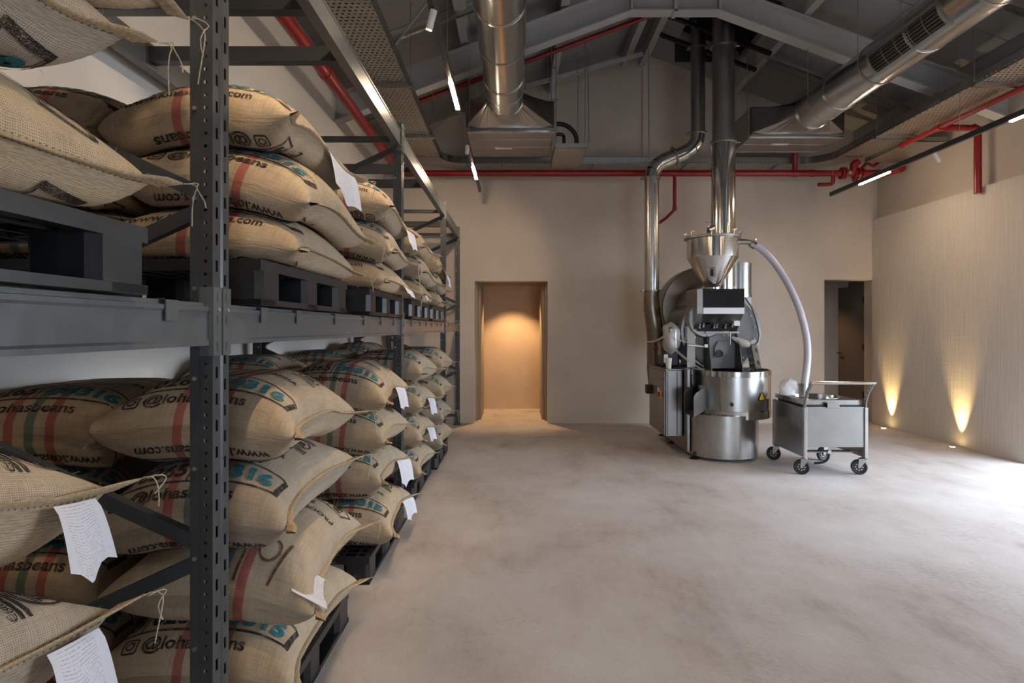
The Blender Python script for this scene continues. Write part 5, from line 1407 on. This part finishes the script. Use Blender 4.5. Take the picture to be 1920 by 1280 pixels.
# wide reducer plate under the right corner
d = MB(); d.box((4.95, 7.6, 3.80), (5.44, 8.55, 3.806)); d.box((4.95, 7.6, 3.80), (4.956, 8.55, 3.86)); d.box((4.95, 7.6, 3.80), (5.44, 7.606, 3.86))
single('drip_plate', d, M['galv_p'], 'flat galvanised plate hanging by the right wall near the red valve', 'tray')

# ------------------------------------------------------------------ red fire pipes
def pipe(t, pts, r, name='pipe', n=16):
    d = MB(); d.tube(pts, r, n); return part(name, d, M['red'], t)
def coupling(t, c, dv, r, w=.035):
    c = Vector(c); dv = Vector(dv).normalized(); d = MB(); d.tube([c-dv*w, c+dv*w], r, 18); part('coupling', d, M['red'], t)
PZ, PYb = 3.69, 8.72
fp_ = thing('fire_pipe', 'long red fire pipe along left wall and across the back wall', 'pipe', (1.5, PYb, PZ))
plx = -1.67
pipe(fp_, [(plx, -2.5, PZ), (plx, 8.52, PZ)], .055); coupling(fp_, (plx, 5.3, PZ), (0,1,0), .062); coupling(fp_, (plx, 7.6, PZ), (0,1,0), .062)
pipe(fp_, [(plx, 8.49, PZ), (plx+.02, 8.61, PZ), (plx+.07, 8.69, PZ), (plx+.16, PYb, PZ)], .056, 'elbow')
pipe(fp_, [(plx+.14, PYb, PZ), (X_(1577,PYb), PYb, PZ)], .046)
for px_ in (1490, 1523): coupling(fp_, (X_(px_,PYb), PYb, PZ), (1,0,0), .054, .03)
# riser at 1490 up to the roof
q = X_(1490.5, PYb); pipe(fp_, [(q, PYb, PZ), (q, PYb, PZ+.36), (q, PYb-.1, PZ+.46)], .038, 'riser')
# drop at 1262
q = X_(1265, PYb); pipe(fp_, [(q, PYb, PZ), (q, PYb, Z_(388,PYb))], .026, 'drop_pipe'); coupling(fp_, (q, PYb, Z_(391,PYb)), (0,0,1), .033, .03); pipe(fp_, [(q, PYb, Z_(393,PYb)), (X_(1250,PYb), PYb-.0, Z_(408,PYb)), (X_(1248,PYb), YB-.005, Z_(409,PYb))], .022, 'drop_pipe')
q = X_(1562, PYb); pipe(fp_, smooth_path([Vector((q,PYb,PZ)), Vector((q,PYb,Z_(338,PYb))), Vector((q-.03,PYb,Z_(345,PYb))), Vector((X_(1534,PYb),PYb,Z_(346,PYb)))], 5), .028, 'drain_branch')
# valve group
vx = X_(1577, PYb)
for k, (px_, r, w) in enumerate(((1578,.085,.012),(1583,.085,.012),(1602,.080,.012),(1608,.080,.012),(1616,.075,.012))): coupling(fp_, (X_(px_,PYb), PYb, PZ), (1,0,0), r, w)
pipe(fp_, [(vx, PYb, PZ), (5.30, PYb, PZ), (5.36, PYb-.03, PZ), (5.38, PYb-.10, PZ), (5.38, 8.45, PZ)], .05)
d = MB(); c = Vector((X_(1600,PYb), PYb, PZ)); d.tube([c, c+Vector((.0,-.02,.12)), c+Vector((.05,-.03,.17))], .055, 14); d.tube([c+Vector((.10,0,.05)), c+Vector((.18,-.02,.14)), c+Vector((.28,-.02,.10)), c+Vector((.36,-.02,.16)), c+Vector((.37,-.02,.21))], .024, 10); d.cyl(c+Vector((.02,0,-.12)), c+Vector((.02,0,.02)), .035, 12); part('valve', d, M['red'], fp_, 'red valve with curved lever')
d = MB(); cc = Vector((X_(1588,PYb), PYb-.08, PZ-.01)); d.tube([cc, cc+Vector((0,-.012,0))], .03, 14); d.tube([cc+Vector((.14,0,-.05)), cc+Vector((.14,-.012,-.05))], .022, 12); part('gauge', d, SH, fp_)
coupling(fp_, (5.38, 8.45, PZ), (0,1,0), .062, .05)
# right pipe below the tray
f3 = thing('fire_pipe', 'red fire pipe under the right cable tray with a drop down the right wall', 'pipe', (4.92, 6.5, 3.78))
rz, rx = 3.785, 4.93
pipe(f3, [(rx, -2.5, rz), (rx, 7.72, rz)], .030); coupling(f3, (rx, 7.03, rz), (0,1,0), .040, .05); coupling(f3, (rx, 7.70, rz), (0,1,0), .036, .02)
pipe(f3, smooth_path([Vector((rx,7.03,rz)), Vector((5.28,7.03,rz)), Vector((5.36,7.03,rz-.02)), Vector((5.39,7.03,rz-.10))], 4), .036, 'elbow'); pipe(f3, [(5.39,7.03,rz-.08), (5.39,7.03,3.02)], .040, 'drop_pipe'); coupling(f3, (5.05,7.03,rz), (1,0,0), .044, .03); coupling(f3, (5.36,7.03,rz-.01), (1,0,-.5), .046, .04)
# sprinkler branch following the left slope
f4 = thing('sprinkler_pipe', 'thin red sprinkler pipe climbing the left roof slope to the ridge', 'pipe', at(985,112,7.55))
pa, pb = at(768,209,7.55), at(1228,31,7.55)
slopez = lambda x: roof(x)-.30
A_, B_ = Vector((pa.x,7.55,slopez(pa.x))), Vector((1.70,7.55,slopez(1.70)))
pipe(f4, [A_, B_], .030); d = MB(); c = A_.lerp(B_, .18); d.tube([c, c+Vector((-.06,0,.26))], .026, 12); part('branch', d, M['red'], f4); coupling(f4, c, B_-A_, .038, .04); coupling(f4, A_.lerp(B_, .42), B_-A_, .036, .03)
d = MB()
for u in (.08, .45, .75): c = A_.lerp(B_, u); d.cyl(c, (c.x, c.y, roof(c.x)-.02), .005, 6)
part('hanger_rod', d, M['galv_p'], f4)

# roof bracing: thin crossing ties and a sloped brace near the back
def tie(a, b, r, label, mt='rafter'):
    d = MB(); d.tube([a, b], r, 8); single('bracing_rod', d, M[mt], label, 'brace', None)
def onroof(px, py, dz):
    """point on the roof underside seen at a pixel, dz below the sheet"""
    k = (px-CX)/F
    for i in range(60, 960):
        Y = i*.01; x = k*Y; z = CAMZ + (CY-py)*Y/F
        if z >= roof(x) - dz: return Vector((x, Y, z))
    return Vector((k*9, 9, 5))
tie(onroof(722,108,.27), onroof(802,4,.27), .010, 'thin pale bracing rod crossing the left roof slope before the rafter')
tie(onroof(792,258,.27), onroof(860,205,.27), .009, 'thin pale bracing rod beyond the rafter, low on the left slope')
# angle brace near the gable
d = MB(); a, b = at(986,162,8.6), at(1205,101,8.6); d.bar(a, b, .05, .05); single('gable_brace', d, M['rafter'], 'pale angle bar sloping across the gable left of the ridge', 'brace')
d = MB(); a, b = at(1039,100,8.3), at(1034,238,8.3); a.z = roof(a.x)-.225; d.bar(a, b, .05, .05); q = at(1041,178,8.25); d.box((q.x-.05, 8.2, q.z-.07), (q.x+.04, 8.27, q.z+.05), 0); single('support_post', d, M['rafter'], 'pale vertical support strip right of the left air unit', 'support')
for px_, p0, p1, lab in ((1104, 75, 268, 'thin hanging rod left of the gable pier'), (1217, 100, 296, 'thin hanging rod on the gable above the flue bend')):
    d = MB(); a, b = at(px_-2, p0, 8.55), at(px_, p1, 8.55)
    top = Vector((a.x, a.y, roof(a.x)-.01)); d.tube([top, b], .006, 6); single('hanging_rod', d, M['galv_p'], lab, 'rod')

# ------------------------------------------------------------------ track lights
LZ = 3.30
def area(name, loc, rot, sx, sy, e, col, parent, spread=180):
    l = bpy.data.lights.new(name, 'AREA'); l.shape = 'RECTANGLE'; l.size = sx; l.size_y = sy; l.energy = e; l.color = col; l.spread = R(spread)
    o = bpy.data.objects.new(name, l); COL.objects.link(o); o.location = Vector(loc) - root_org(parent); o.rotation_euler = rot; o.parent = parent; return o
def spotl(name, loc, target, e, size, blend, col, parent, r=.02):
    l = bpy.data.lights.new(name, 'SPOT'); l.energy = e; l.spot_size = R(size); l.spot_blend = blend; l.color = col; l.shadow_soft_size = r
    o = bpy.data.objects.new(name, l); COL.objects.link(o); o.location = Vector(loc) - root_org(parent); o.rotation_euler = (Vector(target)-Vector(loc)).to_track_quat('-Z', 'Y').to_euler(); o.parent = parent; return o
WARM = (1.0, .72, .45)
def track(x, y_end, segs, spots, label, wires):
    t = thing('track_light', label, 'light', (x, y_end-2, LZ), 'black light tracks hanging from the roof')
    d = MB(); d.box((x-.017, -2.5, LZ), (x+.017, y_end, LZ+.055)); part('rail', d, M['track'], t, None, .003)
    for (ya, yb) in segs:
        d = MB(); d.box((x-.0165, ya, LZ-.012), (x+.0165, yb, LZ-.0005)); part('linear_lamp', d, M['led'], t, None, .002)
    for (y, tgt, e) in spots:
        d = MB(); hd = Vector((x, y, LZ-.01)); tv = (Vector(tgt)-hd).normalized(); d.tube([hd, hd+Vector((0,0,-.03))], .012, 8); a = hd+Vector((0,0,-.045)); d.tube([a-tv*.05, a+tv*.06], .020, 20)
        s = part('spot_head', d, M['spot'], t)
        d = MB(); d.tube([a+tv*.0605, a+tv*.063], .016, 16); part('spot_lens', d, M['led_spot'] if e > 0 else M['spot'], s)
        if e > 0: spotl('spot_lamp', a+tv*.07, tgt, e, 62, .6, WARM, t)
    d = MB()
    for y in wires: d.cyl((x, y, LZ+.055), (x, y, roof(x)-.02), .003, 6)
    part('suspension_wire', d, M['galv_p'], t)
    return t
tl = track(-.488, 8.20, [(.3,.86), (2.2,2.76), (4.52,5.08), (6.90,7.46)], [(1.4,(-1.2,1.9,1.8),45), (3.5,(-1.0,3.9,1.7),45), (6.06,(-.95,9.2,2.3),60)], 'black light track with warm glowing lamps hanging left of the duct', (1.2, 3.4, 4.3, 6.35))
tr_ = track(4.42, 8.46, [(.3,.86), (2.6,3.2), (4.80,5.38), (7.13,7.74)], [(6.33,(5.4,6.6,2.0),0), (3.9,(5.4,4.0,1.6),25)], 'grey light track with warm glowing lamps hanging along the right wall', (1.2, 3.6, 6.0, 8.4))

# ------------------------------------------------------------------ floor uplights
for (px_, py_, lab) in ((1673,803,'round floor uplight glowing at the right wall, farther from camera'), (1806,838,'round floor uplight glowing at the right wall, nearer to camera')):
    Y = F*CAMZ/(py_-CY); x = min(X_(px_, Y), XR-.16)
    t = thing('floor_uplight', lab, 'light', (x, Y, 0), 'uplights sunk in the floor')
    d = MB(); d.lathe([(.030,.0),(.030,.004),(.045,.005),(.048,.001)], (x,Y,0), 'z', 24); part('rim', d, SH, t)
    d = MB(); d.lathe([(0,.0035),(.030,.0035)], (x,Y,0), 'z', 24); part('lens', d, M['uplight'], t)
    spotl('uplight_lamp', (x+.03, Y, .03), (XR+.0, Y+.02, 1.1), 120, 46, 1.0, (1.0,.68,.28), t, .012)
# passage downlight behind the left opening
t = thing('downlight', 'recessed downlight in the passage ceiling behind the left opening', 'light', (.02, 10.2, 2.34))
d = MB(); d.lathe([(.045,2.349),(.060,2.345),(.060,2.335),(.042,2.335),(.042,2.349)], (-.05,10.24,0), 'z', 20); part('rim', d, M['spot'], t)
spotl('downlight_lamp', (-.05, 10.24, 2.33), (-.05, 10.30, 0), 130, 92, .5, (1.0,.60,.28), t, .03)
t = thing('downlight', 'recessed downlight in the lobby ceiling behind the right doorway', 'light', (4.6, 10.6, 2.34))
d = MB(); d.lathe([(.045,2.349),(.060,2.345),(.060,2.335),(.042,2.335),(.042,2.349)], (4.62,10.5,0), 'z', 20); part('rim', d, M['spot'], t)
spotl('downlight_lamp', (4.62, 10.5, 2.33), (5.3, 10.1, .3), 30, 80, .8, (1.0,.55,.25), t, .03)
